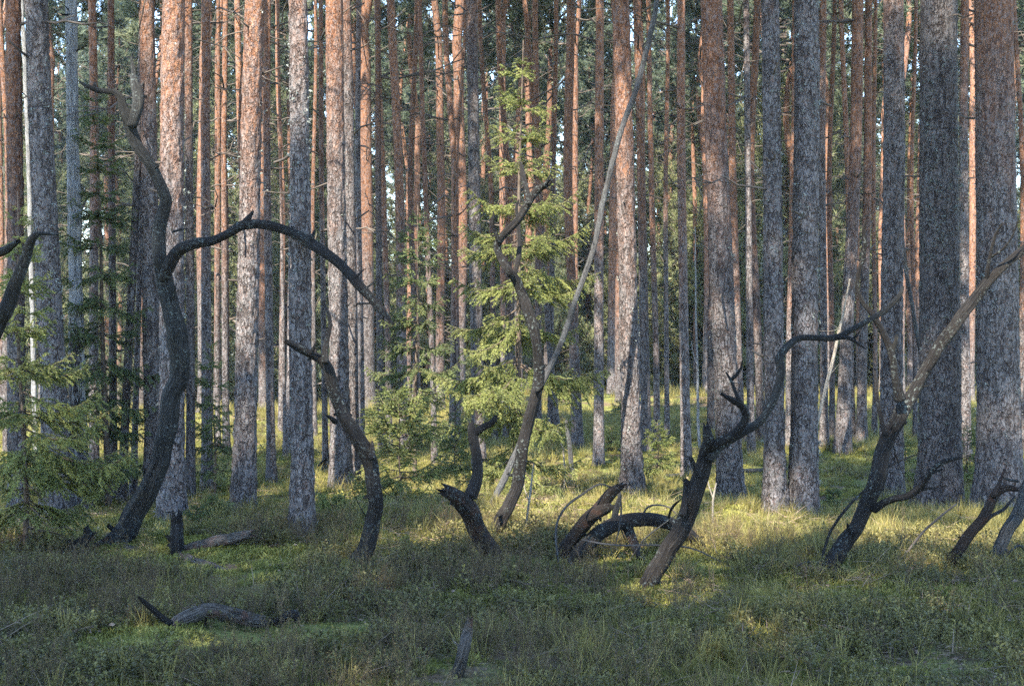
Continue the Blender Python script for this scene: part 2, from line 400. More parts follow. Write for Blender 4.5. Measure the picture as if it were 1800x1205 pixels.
# ------------------------------------------------------------------ pine trunks
def trunk_parts(H, r0, lean, detail, seed, crown_at, n_br, near):
    """soup of one trunk with its dead branch stubs; lean = (dx, dy) per metre of height"""
    rng = np.random.default_rng(seed); S = Soup()
    if detail:
        zs = np.concatenate([np.arange(-.15, 5.2, .025), np.linspace(5.3, H, 26)]); seg = 56
    else:
        zs = np.concatenate([[-.15, 0, .08, .2, .4, .7], np.linspace(1.1, H, 26)]); seg = 14
    n = len(zs)
    r = r0 * np.clip(1 - .42 * zs / H - .33 * np.clip(zs / H - .55, 0, 1) / .45, .06, None) + r0 * .38 * np.exp(-np.clip(zs, 0, None) / .32)
    wob = np.stack([vnoise(np.stack([zs * .28, zs * 0 + seed, zs * 0], -1), 21), vnoise(np.stack([zs * .28, zs * 0 + seed, zs * 0 + 5], -1), 22)], -1)
    amp = np.clip(zs / 5, 0, 1)[:, None] * (.045 if near else .10)
    C = np.stack([zs * lean[0], zs * lean[1], zs], -1); C[:, :2] += wob * amp * (1 + 2 * (zs > 8))[:, None]
    u = np.arange(seg) / seg * 2 * math.pi
    P = np.stack([np.tile(np.cos(u), (n, 1)), np.tile(np.sin(u), (n, 1)), np.repeat(zs[:, None], seg, 1)], -1).reshape(-1, 3)
    rr = np.repeat(r[:, None], seg, 1)
    W = P * [r0, r0, 1.0]
    k = 1 + .04 * vnoise(P * [1.2, 1.2, .8] + seed, seed) + (.30 * np.exp(-np.clip(P[:, 2], 0, None) / .3)) * vnoise(P * [1.6, 1.6, .2] + seed, seed + 1)
    d = np.zeros(len(P))
    if detail:
        d = .010 * fbm(W * [38, 38, 13] + seed, seed + 2, 3) + .004 * vnoise(W * [120, 120, 60] + seed, seed + 7)
        d *= np.clip(1.15 - P[:, 2] / 9, .35, 1)
    V = np.stack([np.cos(np.tile(u, n)) * (rr.ravel() * k + d), np.sin(np.tile(u, n)) * (rr.ravel() * k + d), np.zeros(n * seg)], -1) + np.repeat(C, seg, 0)
    i = np.arange(n - 1)[:, None] * seg; a = np.arange(seg)[None]; b = (a + 1) % seg
    Q = np.stack([i + a, i + b, i + seg + b, i + seg + a], -1).reshape(-1, 4)
    V = np.vstack([V, C[-1:] + [[0, 0, .1]]]); e = (n - 1) * seg; a = np.arange(seg)
    S.add(V, np.stack([np.full(seg, n * seg), e + a, e + (a + 1) % seg], -1), Q, 0)
    def axis(z):
        j = min(max(np.searchsorted(zs, z), 1), n - 1); return C[j], r[j]
    for b in range(n_br):
        z = rng.uniform(2.6, crown_at + .6) if rng.uniform() < .85 else rng.uniform(1.0, 3.5)
        c, rad = axis(z); az = rng.uniform(0, 2 * math.pi); long_ = rng.uniform() < min(.75, .12 + .09 * z / 1.2) and (z > 4.6 or rng.uniform() < .2)
        ln = rng.uniform(.5, 1.9) if long_ else rng.uniform(.05, .30)
        el = math.radians(rng.uniform(-22, 38)); m = 7 if long_ else 3; s = np.linspace(0, 1, m)
        dr = np.array([math.cos(az), math.sin(az), 0]); sag = rng.uniform(-.25, .35)
        Cb = c + dr * (rad * .75 + ln * s * math.cos(el))[:, None] + np.array([0, 0, 1]) * (ln * (s * math.sin(el) + sag * s * (s - 1) * 1.4))[:, None]
        Cb[1:] += rng.normal(size=(m - 1, 3)) * .028 * ln
        w = rng.uniform(.007, .015) * (1 + .25 * ln)
        Vb, Qb, Tb, _ = tube(Cb, np.linspace(w, w * (.3 if long_ else .6), m), 4, b, 0, 0, 'flat'); S.add(Vb, Tb, Qb, 1)
        if long_:
            for f in range(rng.integers(1, 5)):
                j = rng.integers(2, m - 1); p = Cb[j]; d2 = (Cb[j + 1] - Cb[j]); d2 /= np.linalg.norm(d2); d2 = d2 + rng.normal(size=3) * .6
                l2 = ln * rng.uniform(.15, .45); C2 = np.stack([p, p + d2 * l2 * .5 + rng.normal(size=3) * .02, p + d2 * l2 + rng.normal(size=3) * .05])
                Vb, Qb, Tb, _ = tube(C2, np.array([w * .55, w * .4, w * .2]), 3, b, 0, 0, 'flat'); S.add(Vb, Tb, Qb, 1)
    return S, axis

def lichen_tris(seed, H, r0, lean, n, zmax):
    rng = np.random.default_rng(seed); out = []
    for k in range(n):
        z = rng.uniform(.05, zmax)
        q = np.array([[z * 1.3, seed, 0]])
        az = rng.uniform(0, 2 * math.pi)
        if vnoise(np.array([[math.cos(az) * 1.6, math.sin(az) * 1.6, z * 1.8 + seed]]), 77)[0] < rng.uniform(-.25, .6): continue
        r = r0 * (1 - .42 * z / H) + r0 * .3 * math.exp(-z / .16) + .004
        nrm = np.array([math.cos(az), math.sin(az), 0]); c = np.array([z * lean[0], z * lean[1], z]) + nrm * r
        m = rng.integers(5, 10)
        for f in range(m):
            d = nrm * rng.uniform(.3, 1) + rng.normal(size=3) * .6; d /= np.linalg.norm(d); l = rng.uniform(.008, .026)
            sdir = np.cross(d, rng.normal(size=3)); sdir /= np.linalg.norm(sdir); p = c + rng.normal(size=3) * .014
            out.append([p - sdir * l * .35, p + sdir * l * .35, p + d * l])
    return out

def pine(name_kind, px_top, px_base, y_base, w, line, label, d=None, detail=None, H=None, lichen=0, group=None, bare=None, n_br=None, lean_y=None, crown=True):
    """a pine measured on the photo: x at the top edge, x and y of the base, trunk width (px) near the middle"""
    dd = ground_at(px_base, y_base) if d is None else d
    x = (px_base - 900) / F_PX * dd; z = gh(x, dd)
    seed = int(px_base * 3 + w * 7 + px_top)
    rng = np.random.default_rng(seed)
    r = w * dd / F_PX / 2 * 1.0
    top_h = H_EYE + 602.5 / F_PX * dd - z
    lean = ((px_top - px_base) / F_PX * dd / top_h, rng.normal() * .006 if lean_y is None else lean_y)
    H = H or float(np.clip(11.5 + 34 * r + rng.normal() * .8, 12.5, 20.5))
    ca = H * rng.uniform(.58, .68)
    det = (dd < 19.5 and w >= 26) if detail is None else detail
    root = empty(name_kind, (x, dd, z), label, 'pine tree' if not bare else 'dead tree', group)
    nb = n_br if n_br is not None else (8 if det else 15)
    S, axis = trunk_parts(H if not bare else bare, r, lean, det, seed, ca if not bare else bare - .5, nb, dd < 20)
    if lichen:
        out = lichen_tris(seed, H, r, lean, lichen, 4.8)
        if len(out): S.tris(np.array(out), m=2)
    tr = S.build('trunk', [M_BARK, M_TWIG, M_LICHEN], root); tr['bark_line'] = float(line) + (.9 if w >= 26 else .5)
    if crown and not bare:
        c, rad = axis(ca)
        cr = bpy.data.objects.new('crown', CROWN_ME[seed % 6]); COL.objects.link(cr); cr.parent = root
        sc = (H + .4 - ca) / [6.5, 7.2, 5.8, 6.9, 6.2, 7.6][seed % 6]; w_ = .75 + r * 2.2
        if w < 20: w_ *= .55
        cr.location = tuple(c); cr.scale = (w_, w_, sc); cr.rotation_euler = (0, 0, rng.uniform(0, 6.28))
    return root

T = []
def tr(*a, **k): T.append((a, k))
# x at top edge, base x, base y, width, height of the rust line (m), label
tr(3, 12, 800, 12, 2.6, 'pine trunk cut by the left picture edge, its orange upper bark in sun')
tr(24, 32, 905, 30, 1.6, 'rust brown pine at far left behind the pale green spruce sapling')
tr(68, 102, 905, 46, 5.6, 'thick dark pine at left, shaded, leaning just left of the silver barkless trunk', lichen=500)
tr(258, 272, 882, 30, 3.2, 'pine with sunlit pinkish trunk just left of the thick one behind the big curved limb')
tr(309, 301, 918, 44, 2.5, 'thick sunlit grey and orange pine standing right behind the big curved limb', lichen=260)
tr(337, 334, 880, 16, 3.4, 'narrow pine close against the right side of the thick trunk behind the curved limb')
tr(451, 429, 904, 39, 2.6, 'stout sunlit pine under the arching dead branch, leaning to the right', lichen=160)
tr(523, 532, 946, 37, 3.4, 'dark shaded pine whose foot stands nearest the camera, left of the S shaped limb', lichen=300)
tr(582, 600, 862, 35, 3.0, 'sunlit pink grey pine right behind the S shaped limb', lichen=120)
tr(604, 622, 850, 20, 4.6, 'dark slim pine touching the right side of the pink grey sunlit one')
tr(1095, 1112, 866, 34, 2.1, 'stout pine with golden lit upper trunk, crossed by the long leaning dead pole', lichen=200)
tr(1253, 1285, 886, 42, 2.4, 'stout mottled orange pine between the forked diagonal limb and the close pair', lichen=260)
tr(1354, 1363, 903, 36, 4.6, 'left and paler trunk of the close pair of grey pines', lichen=500)
tr(1419, 1413, 906, 48, 7.0, 'right, thicker and darker trunk of the close pair, bright patch at its foot', lichen=800)
tr(1565, 1567, 872, 40, 4.6, 'pale sunlit pine behind the tall tilted limb at right', lichen=200)
tr(1653, 1652, 892, 71, 7.5, 'thickest dark pine at right, crusted with blue grey lichen all the way up', lichen=1600)
tr(1748, 1757, 902, 73, 2.9, 'thick pine at the right edge, red brown bark above and grey below', lichen=1100)
# mid distance, bases in sight
tr(158, 166, 860, 17, 2.6, 'rusty pine seen just right of the silver barkless trunk')
tr(190, 200, 880, 14, 2.8, 'shaded brown pine rising behind the tip of the dark spruce')
tr(249, 214, 884, 15, 5.0, 'pale low trunk showing under the boughs of the dark spruce')
tr(259, 234, 876, 11, 5.0, 'thin pale trunk left of the big curved limb at its lower bend')
tr(366, 365, 862, 19, 2.8, 'dark pine behind the little thin spruce')
tr(392, 398, 800, 12, 2.4, 'orange pine right of the little thin spruce')
tr(376, 384, 790, 8, 2.0, 'very thin orange pine behind the little thin spruce')
tr(427, 442, 790, 14, 2.6, 'sunlit orange pine half hidden behind the stout one under the arch')
tr(468, 477, 848, 15, 2.9, 'dark slim pine standing alone right of the stout one under the arch')
tr(496, 494, 760, 10, 1.6, 'thin glowing orange pine left of the dark shaded one with the nearest foot')
tr(487, 501, 805, 6, 3.0, 'very thin dark tree leaning beside the glowing orange pine')
tr(512, 507, 802, 12, 4.2, 'pale slim pine hugging the left side of the dark shaded one')
tr(560, 573, 830, 10, 3.0, 'thin pale trunk in the gap left of the S shaped limb')
tr(548, 553, 768, 8, 2.8, 'thin dark trunk in the gap right of the dark shaded pine')
tr(627, 637, 822, 11, 5.5, 'straight dark thin pine right of the tip of the S shaped limb')
tr(659, 672, 800, 12, 3.8, 'dark half of a touching pair of pines right of the arch tip')
tr(671, 684, 790, 11, 1.8, 'orange lit half of a touching pair of pines right of the arch tip')
tr(691, 713, 802, 18, 2.2, 'rusty pine rising out of the shaded middle spruce')
tr(723, 736, 790, 11, 2.4, 'slim purple brown pine just right of the rusty one over the middle spruce')
tr(742, 764, 818, 10, 2.2, 'slim orange pine with bare arms, above the right side of the middle spruce')
tr(792, 796, 778, 13, 1.8, 'forked orange pine with bare branches left of the sunlit spruce')
tr(811, 806, 780, 7, 1.2, 'very thin orange pine close left of the dark straight one beside the sunlit spruce')
tr(824, 842, 832, 23, 5.2, 'dark straight pine directly left of the sunlit spruce')
tr(851, 868, 775, 10, 1.6, 'lit orange pine behind the left boughs of the sunlit spruce')
tr(886, 893, 770, 13, 2.0, 'rust brown pine behind the tip of the sunlit spruce')
tr(945, 946, 786, 13, 2.0, 'orange pine immediately right of the sunlit spruce stem')
tr(973, 968, 776, 10, 3.4, 'dark slim pine behind the right boughs of the sunlit spruce')
tr(912, 981, 776, 11, 3.0, 'pale slim leaning pine low behind the right boughs of the sunlit spruce')
tr(998, 1016, 789, 18, 1.6, 'warm brown forked pine right of the sunlit spruce')
tr(1049, 1053, 822, 18, 2.4, 'pinkish straight pine left of the golden one with the leaning pole')
tr(1114, 1136, 794, 17, 2.4, 'pale footed pine tucked behind the right side of the golden one')
tr(1146, 1155, 782, 11, 2.0, 'slim orange pine right of the golden one')
tr(1165, 1173, 770, 9, 3.0, 'thin shaded pine second to the right of the golden one')
tr(1195, 1207, 842, 17, 2.2, 'slim straight rust pine alone between the golden and the mottled orange pines')
tr(1240, 1250, 762, 13, 2.0, 'pale pine seen along the left side of the mottled orange one')
tr(1280, 1302, 780, 15, 1.6, 'bright orange pine peering from behind the right of the mottled one')
tr(1311, 1321, 802, 13, 6.0, 'dark violet slim pine left of the close pair')
tr(1319, 1337, 782, 15, 1.8, 'orange slim pine between the dark violet one and the close pair')
tr(1384, 1388, 790, 13, 1.6, 'orange pine showing in the slit between the close pair')
tr(1449, 1449, 790, 14, 4.4, 'dark straight pine right behind the close pair')
tr(1465, 1462, 772, 10, 1.4, 'bright orange pine right of the dark one behind the close pair')
tr(1510, 1481, 799, 24, 3.0, 'pine with many short dead stubs, leaning left under the limb fork', n_br=46)
tr(1482, 1499, 778, 11, 2.2, 'slim rust pine half hidden by the stubby leaning one')
tr(1530, 1514, 778, 17, 2.8, 'pale grey slim pine right of the stubby leaning one')
tr(1543, 1537, 768, 9, 1.4, 'thin orange pine left of the pale sunlit pine at right')
tr(1606, 1609, 770, 8, 1.2, 'thin golden pine in the gap left of the thickest pine')
tr(1694, 1698, 812, 18, 4.2, 'brown violet pine along the right side of the thickest one')
tr(1787, 1800, 800, 10, 1.4, 'thin orange pine at the right edge behind the red barked one')
NAMED = []; BASES = []
for a, k in T:
    o = pine('pine_tree', *a, **k, group='pine trunks of the near rows'); BASES.append((o.location.x, o.location.y)); NAMED.append((a[1], o.location.y, a[5]))

# ------------------------------------------------------------------ far rows: copies of eight built pines
PROTO = []
def proto(H, r, line, seed, nbr):
    root = empty('pine_tree', (0, 0, 0), '', 'pine tree')
    ca = H * (.56 + .02 * (seed % 4))
    S, axis = trunk_parts(H, r, ((seed % 3 - 1) * .006, 0), False, seed * 5 + 1, ca, nbr, False)
    t = S.build('trunk', [M_BARK, M_TWIG], root); t['bark_line'] = line
    c, _ = axis(ca); cr = bpy.data.objects.new('crown', CROWN_ME[seed % 6]); COL.objects.link(cr); cr.parent = root
    cr.location = tuple(c); s = (H + .4 - ca) / [6.5, 7.2, 5.8, 6.9, 6.2, 7.6][seed % 6]; cr.scale = (1.1, 1.1, s)
    PROTO.append([root, False]); return root
for i, (H, r, l) in enumerate([(17, .11, 2.2), (18.5, .13, 2.8), (15, .085, 1.8), (19, .15, 3.2), (16, .10, 1.6), (17.5, .12, 2.0), (14, .07, 1.5), (18, .10, 4.0)]):
    proto(H, r, l, i + 1, 42)

def place(k, x, y, rz, sc, label, group):
    root, used = PROTO[k]
    if used:
        r = root.copy(); COL.objects.link(r)
        for ch in list(root.children):
            c = ch.copy(); COL.objects.link(c); c.parent = r
    else: r = root; PROTO[k][1] = True
    r.location = (x, y, gh(x, y)); r.rotation_euler = (0, 0, rz); r.scale = (sc, sc, sc)
    r['label'] = label; r['group'] = group
    return r

SIZE_WORD = ['medium', 'stout', 'slim', 'thick', 'slender', 'straight', 'thin', 'grey barked']
rng = np.random.default_rng(42); spots = []; seen_labels = {}
tries = 0
while len(spots) < 205 and tries < 20000:
    tries += 1
    y = 27 + 68 * rng.uniform() ** .75; x = rng.uniform(-.40, .40) * y
    t = x / y
    if y < 29 + 25 * t: continue
    if any((x - a) ** 2 + (y - b) ** 2 < 1.6 ** 2 for a, b in spots): continue
    spots.append((x, y))
spots.sort(key=lambda p: p[1])
rows = {}
for i, (x, y) in enumerate(spots):
    px = 900 + F_PX * x / y; k = int(rng.integers(8))
    near = min(NAMED, key=lambda q: abs(q[0] - px)); side = 'left' if px < near[0] else 'right'
    row = 'third' if y < 40 else 'fourth' if y < 55 else 'fifth' if y < 70 else 'farthest'
    short = near[2].split(',')[0]
    lb = f"{SIZE_WORD[k]} pine of the {row} row, a little {side} of: {short}"
    w = lb.split()
    lb = ' '.join(w[:16])
    place(k, x, y, rng.uniform(0, 6.28), rng.uniform(.9, 1.12), lb, 'distant pines of the far rows')

# pines behind and beside the viewpoint (they shade the foreground)
BEHIND = [(-10.2 + 1.2 * i + .25 * math.sin(i * 5), -2.0 - .9 * (i % 2) - .3 * math.sin(i * 3)) for i in range(9)] + [(-9.6 + 1.45 * i, -5.6 - .6 * (i % 2)) for i in range(8)] + [
          (-4.6, -1.9, 1.32), (-3.0, -1.3, 1.3), (-1.9, -2.3, 1.34), (-11.2, -1.6, 1.3), (-12.2, .4, 1.2), (-8.0, -3.3, -20.0), (-9.0, -3.7, -20.4)]
PH = [17, 18.5, 15, 19, 16, 17.5, 14, 18]
for i, (x, y, *sc_) in enumerate(BEHIND):
    k = [0, 3, 5, 1][i % 4] if sc_ else [2, 4, 6][i % 3]
    sc = (-sc_[0] / (PH[k] + .4) if sc_[0] < 0 else sc_[0]) if sc_ else .93 + .04 * (i % 4)
    r = place(k, x, y, i * 1.7, sc, 'pine behind the viewpoint that shades the foreground heather', 'pines behind the viewpoint')
    if sc_ and sc_[0] > 1.25:       # tall clean trunks with a short high crown
        for c in r.children:
            if c.name.startswith('crown'): c.location.z = PH[k] * .78; c.scale.z *= .52


# ------------------------------------------------------------------ dead limbs: traced centre lines with widths (px), each at its own depth
def px_path(pts, d0, d1=None, jit=0.0, seed=0):
    """(x, y, width) in photo pixels -> (N,4) world points with radius; depth runs from d0 to d1 along the path"""
    d1 = d0 if d1 is None else d1; n = len(pts); out = []
    for i, (x, y, w) in enumerate(pts):
        d = d0 + (d1 - d0) * i / max(1, n - 1) + jit * vnoise(np.array([[i * .6, seed, 0]]), 31)[0]
        p = at(x, y, d); out.append((p.x, p.y, p.z, max(w, 2.0) / F_PX * d / 2 * .86))
    return np.array(out)

def limb_mesh(name, pts, d0, d1, mat, parent, seed, origin, seg=14, jit=0.0, lump=.12, cap='jag', sink=0.0, knots=0, kink=.45):
    P = px_path(pts, d0, d1, jit, seed)
    if sink:
        v = P[0] - P[1]; v = v / (np.linalg.norm(v[:3]) + 1e-9); q = P[0] + v * sink; q[3] = P[0][3] * 1.12; P = np.vstack([q, P])
    Q = spline(P, .022 if P[:, 3].max() > .02 else .03)
    Q[:, 3] = np.maximum(Q[:, 3], .0025); rr = Q[:, 3].max()
    C = Q[:, :3].copy()
    C += np.stack([vnoise(C * 9 + seed, 51), vnoise(C * 9 + seed, 52), vnoise(C * 9 + seed, 53)], -1) * Q[:, 3:4] * .16
    C += np.stack([vnoise(C * 4.2 + seed, 54), vnoise(C * 4.2 + seed, 55), vnoise(C * 4.2 + seed, 56)], -1) * Q[:, 3:4] * kink
    S = Soup(); V, F4, F3, g = tube(C - np.array(origin), Q[:, 3], seg, seed, lump, .17 if rr > .02 else .05, cap); S.add(V, F3, F4, 0, g)
    r2 = np.random.default_rng(seed + 900)
    for k in range(int(knots * 2.6)):          # little snapped twig stubs and knots along it
        j = r2.integers(3, len(C) - 3); dr = r2.normal(size=3); dr[1] *= .6; dr /= np.linalg.norm(dr)
        ln = Q[j, 3] * r2.uniform(1.1, 2.2); m = np.linspace(.4, 1, 4)[:, None]
        Ck = C[j] - np.array(origin) + dr * m * ln
        if k % 3 == 2 and rr > .02:      # a thin broken twig
            l2 = r2.uniform(.07, .30); t2 = np.linspace(0, 1, 6)[:, None]; bend = r2.normal(size=3) * .4
            Ck = C[j] - np.array(origin) + dr * (Q[j, 3] * .7 + l2 * t2) + bend * l2 * t2 ** 2 + r2.normal(size=(6, 3)) * .008 * t2
            V, F4, F3, g = tube(Ck, np.linspace(.0055, .0015, 6), 5, seed + k, .1, .05, 'flat'); S.add(V, F3, F4, 0, g); continue
        V, F4, F3, g = tube(Ck, Q[j, 3] * r2.uniform(.28, .5) * np.linspace(1, .55, 4), 7, seed + k, .2, .1, 'jag'); S.add(V, F3, F4, 0, g)
    return S.build(name, mat, parent, grain=True)

def limb(label, main, d0, d1, mat, branches=(), seed=1, cat='dead limb', name='dead_limb', sink=.12, seg=16, jit=.05, knots=4, main_name='stem', group=None, lump=.12):
    b = main[0]; base = at(b[0], b[1], d0); zz = gh(base.x, base.y); o = (base.x, base.y, min(zz, base.z))
    root = empty(name, o, label, cat, group)
    limb_mesh(main_name, main, d0, d1, mat, root, seed, o, seg, jit, sink=sink, knots=knots, lump=lump, kink=.45 if jit else .12)
    made = []
    for i, br in enumerate(branches):
        nm, pts, e0, e1 = br[:4]; m = br[4] if len(br) > 4 else mat
        made.append(None); par = root if len(br) < 6 else made[br[5]]
        made[-1] = limb_mesh(nm, pts, e0, e1, m, par, seed + 17 * (i + 1), o, 12 if pts[0][2] > 9 else 7, .02, knots=1 if len(pts) > 5 else 0)
    return root

D1 = ground_at(208, 955)
limb('tall S curved blue grey dead limb at left with a long arching arm',
     [(208, 955, 48), (218, 938, 44), (235, 905, 40), (262, 850, 38), (285, 790, 37), (302, 720, 38), (312, 650, 40), (313, 600, 42), (303, 550, 37), (290, 500, 33), (281, 455, 28), (277, 410, 25), (286, 372, 26), (291, 348, 23), (278, 315, 22), (258, 285, 22), (243, 258, 22), (236, 232, 24), (226, 208, 24), (216, 190, 19), (212, 174, 15), (203, 164, 12), (180, 160, 11), (160, 154, 9), (141, 145, 4)],
     D1, D1 - .35, M_SNAGB, [
     ('branch', [(282, 490, 20), (292, 468, 26), (304, 450, 26), (322, 438, 23), (345, 430, 20), (375, 426, 18), (400, 413, 18), (425, 397, 20), (450, 395, 19), (480, 399, 19), (510, 408, 18), (540, 422, 22), (565, 438, 22), (590, 455, 21), (610, 475, 19), (630, 497, 20), (650, 520, 18), (668, 543, 16), (680, 556, 11), (692, 570, 3)], D1 - .25, D1 - .9, M_SNAG),
     ('branch', [(230, 222, 20), (238, 200, 22), (242, 175, 22), (239, 150, 19), (236, 128, 11), (231, 98, 4)], D1 - .33, D1 - .1, M_SNAGB),
     ('stub', [(428, 402, 15), (436, 388, 13), (445, 371, 5)], D1 - .5, D1 - .52, M_SNAG, 0),
     ('stub', [(545, 424, 8), (549, 416, 8), (553, 406, 5)], D1 - .68, D1 - .66, M_SNAG, 0),
     ('stub', [(622, 490, 6), (631, 482, 5), (640, 473, 2)], D1 - .8, D1 - .75, M_SNAG, 0),
     ('stub', [(645, 505, 5), (652, 499, 4), (660, 492, 2)], D1 - .8, D1 - .75, M_SNAG, 0),
     ('stub', [(166, 156, 8), (167, 150, 8), (168, 145, 5)], D1 - .35, D1 - .33),
     ('stub', [(302, 527, 8), (306, 514, 6), (310, 498, 2)], D1 - .2, D1 - .25),
     ('stub', [(303, 408, 5), (318, 404, 4), (330, 402, 2)], D1 - .25, D1 - .3)], seed=3, seg=20, knots=3)

D2 = ground_at(628, 990)
limb('dark S shaped dead limb left of centre, ending in two short forks',
     [(626, 990, 36), (640, 962, 34), (652, 925, 31), (659, 880, 30), (656, 840, 29), (648, 800, 31), (630, 770, 28), (610, 740, 25), (598, 715, 24), (590, 690, 24), (583, 665, 23), (577, 648, 22), (564, 632, 20), (545, 621, 17), (525, 611, 15), (503, 600, 9)],
     D2, D2 - .3, M_SNAG, [
     ('branch', [(570, 638, 15), (572, 615, 13), (576, 592, 11), (580, 570, 9), (577, 552, 8), (572, 537, 4)], D2 - .25, D2 - .1),
     ('stub', [(652, 806, 14), (655, 792, 11), (655, 774, 4)], D2 - .15, D2 - .1),
     ('stub', [(590, 742, 12), (582, 735, 8), (573, 729, 3)], D2 - .2, D2 - .3),
     ('stub', [(548, 620, 9), (553, 609, 7), (556, 600, 3)], D2 - .25, D2 - .3)], seed=9, seg=18, knots=7)

D3 = ground_at(870, 985)
limb('short thick limb at the centre with a broken hollow end and thin forked arm',
     [(874, 1000, 40), (868, 972, 39), (856, 948, 40), (842, 925, 38), (828, 902, 38), (815, 884, 38), (804, 872, 33), (792, 865, 28), (783, 862, 24)],
     D3, D3 - .45, M_SNAGR, [
     ('branch', [(824, 872, 27), (834, 848, 24), (840, 822, 20), (839, 798, 19), (834, 775, 19), (830, 758, 17), (828, 744, 11)], D3 - .3, D3 - .2, M_SNAG),
     ('branch', [(832, 768, 16), (846, 756, 15), (862, 746, 13), (870, 738, 11), (873, 730, 6)], D3 - .22, D3 - .3, M_SNAG)], seed=14, seg=18, knots=2)

D4 = ground_at(872, 945)
limb('tall crooked dark limb in front of the sunlit spruce, forked at its top',
     [(870, 945, 28), (878, 920, 27), (892, 890, 26), (906, 855, 25), (913, 820, 24), (917, 785, 23), (928, 740, 24), (940, 700, 24), (946, 668, 24), (946, 638, 23), (943, 610, 22), (938, 578, 23), (928, 545, 21), (918, 515, 19), (908, 490, 18), (895, 473, 16), (882, 455, 15), (876, 432, 16), (889, 408, 16), (905, 390, 15), (920, 370, 15), (933, 350, 16), (945, 335, 15), (960, 326, 11), (972, 316, 4)],
     D4, D4 - .4, M_SNAG, [
     ('branch', [(929, 358, 11), (926, 335, 10), (920, 313, 11), (918, 290, 8)], D4 - .38, D4 - .2, M_SNAG),
     ('branch', [(879, 427, 10), (870, 406, 8), (866, 396, 8), (868, 374, 4)], D4 - .3, D4 - .4, M_SNAG),
     ('branch', [(905, 482, 9), (911, 450, 12), (913, 420, 9), (911, 390, 8), (908, 365, 7), (912, 352, 4)], D4 - .25, D4 + .1),
     ('stub', [(955, 328, 8), (964, 316, 6), (968, 306, 3)], D4 - .4, D4 - .45, M_SNAG),
     ('stub', [(945, 688, 10), (953, 682, 8), (955, 674, 3)], D4 - .2, D4 - .35)], seed=23, seg=16, knots=4)

D5 = ground_at(985, 985)
limb('leaning broken log with a shelf of loose bark, right of centre',
     [(980, 985, 24), (995, 963, 26), (1012, 942, 25), (1035, 912, 28), (1060, 884, 25), (1078, 864, 22), (1092, 853, 14)],
     D5, D5 - .3, M_SNAGR, [
     ('bark_flap', [(1036, 912, 20), (1052, 900, 26), (1068, 893, 22), (1076, 888, 12)], D5 - .25, D5 - .35),
     ('stub', [(1088, 856, 9), (1094, 852, 6), (1101, 851, 3)], D5 - .3, D5 - .35)], seed=31, knots=5, cat='broken log', name='broken_log', lump=.2)
D6 = ground_at(1005, 990)
limb('low arching limb bowed over the ground behind the forked diagonal one',
     [(1000, 990, 26), (1018, 968, 29), (1042, 946, 31), (1070, 928, 31), (1100, 916, 29), (1130, 911, 27), (1160, 914, 25), (1190, 926, 23), (1213, 945, 22), (1232, 966, 19), (1246, 990, 14)],
     D6, D6 + .3, M_SNAG, [
     ('branch', [(1078, 920, 11), (1083, 895, 12), (1088, 875, 9), (1088, 862, 4)], D6 + .1, D6 + .2, M_SNAGB),
     ('branch', [(1104, 925, 24), (1110, 948, 20), (1118, 966, 18), (1128, 985, 16)], D6 + .12, D6 - .1, M_SNAGR)], seed=37, knots=5)
D7 = ground_at(1135, 1035)
limb('dark diagonal limb right of centre with antler prongs and a long curved arm',
     [(1128, 1040, 30), (1138, 1022, 31), (1155, 992, 32), (1176, 960, 33), (1200, 918, 35), (1222, 870, 35), (1238, 828, 32), (1246, 796, 30), (1248, 775, 24), (1244, 758, 18), (1241, 747, 9)],
     D7, D7 - .3, M_SNAG, [
     ('branch', [(1247, 785, 18), (1262, 773, 19), (1282, 765, 18), (1300, 751, 17), (1310, 732, 16), (1301, 713, 14), (1285, 702, 12), (1268, 691, 5)], D7 - .25, D7 - .5),
     ('branch', [(1299, 706, 9), (1291, 686, 8), (1285, 668, 7), (1276, 654, 3)], D7 - .46, D7 - .4, M_SNAG, 0),
     ('branch', [(1286, 667, 7), (1297, 656, 6), (1303, 646, 5), (1305, 634, 2)], D7 - .42, D7 - .45, M_SNAG, 0),
     ('branch', [(1247, 806, 18), (1262, 786, 19), (1282, 772, 19), (1305, 758, 20), (1332, 743, 18), (1351, 720, 17), (1365, 690, 17), (1374, 655, 16), (1371, 630, 17), (1385, 610, 15), (1405, 597, 13), (1440, 595, 13), (1470, 592, 14), (1500, 578, 12), (1530, 560, 12), (1560, 540, 12), (1582, 518, 10), (1588, 503, 4)], D7 - .25, D7 + .1, M_SNAGB),
     ('branch', [(1472, 593, 11), (1495, 595, 8), (1510, 605, 6), (1522, 613, 2)], D7 + .0, D7 - .05, M_SNAG, 3),
     ('stub', [(1497, 597, 6), (1505, 590, 6), (1511, 582, 2)], D7 - .02, D7 - .05, M_SNAG, 3),
     ('stub', [(1230, 840, 13), (1221, 820, 11), (1214, 804, 7)], D7 - .25, D7 - .3),
     ('stub', [(1200, 905, 17), (1204, 880, 13), (1206, 858, 11), (1204, 841, 7)], D7 - .2, D7 - .1)], seed=43, seg=18, knots=4)
D8 = ground_at(1462, 1000)
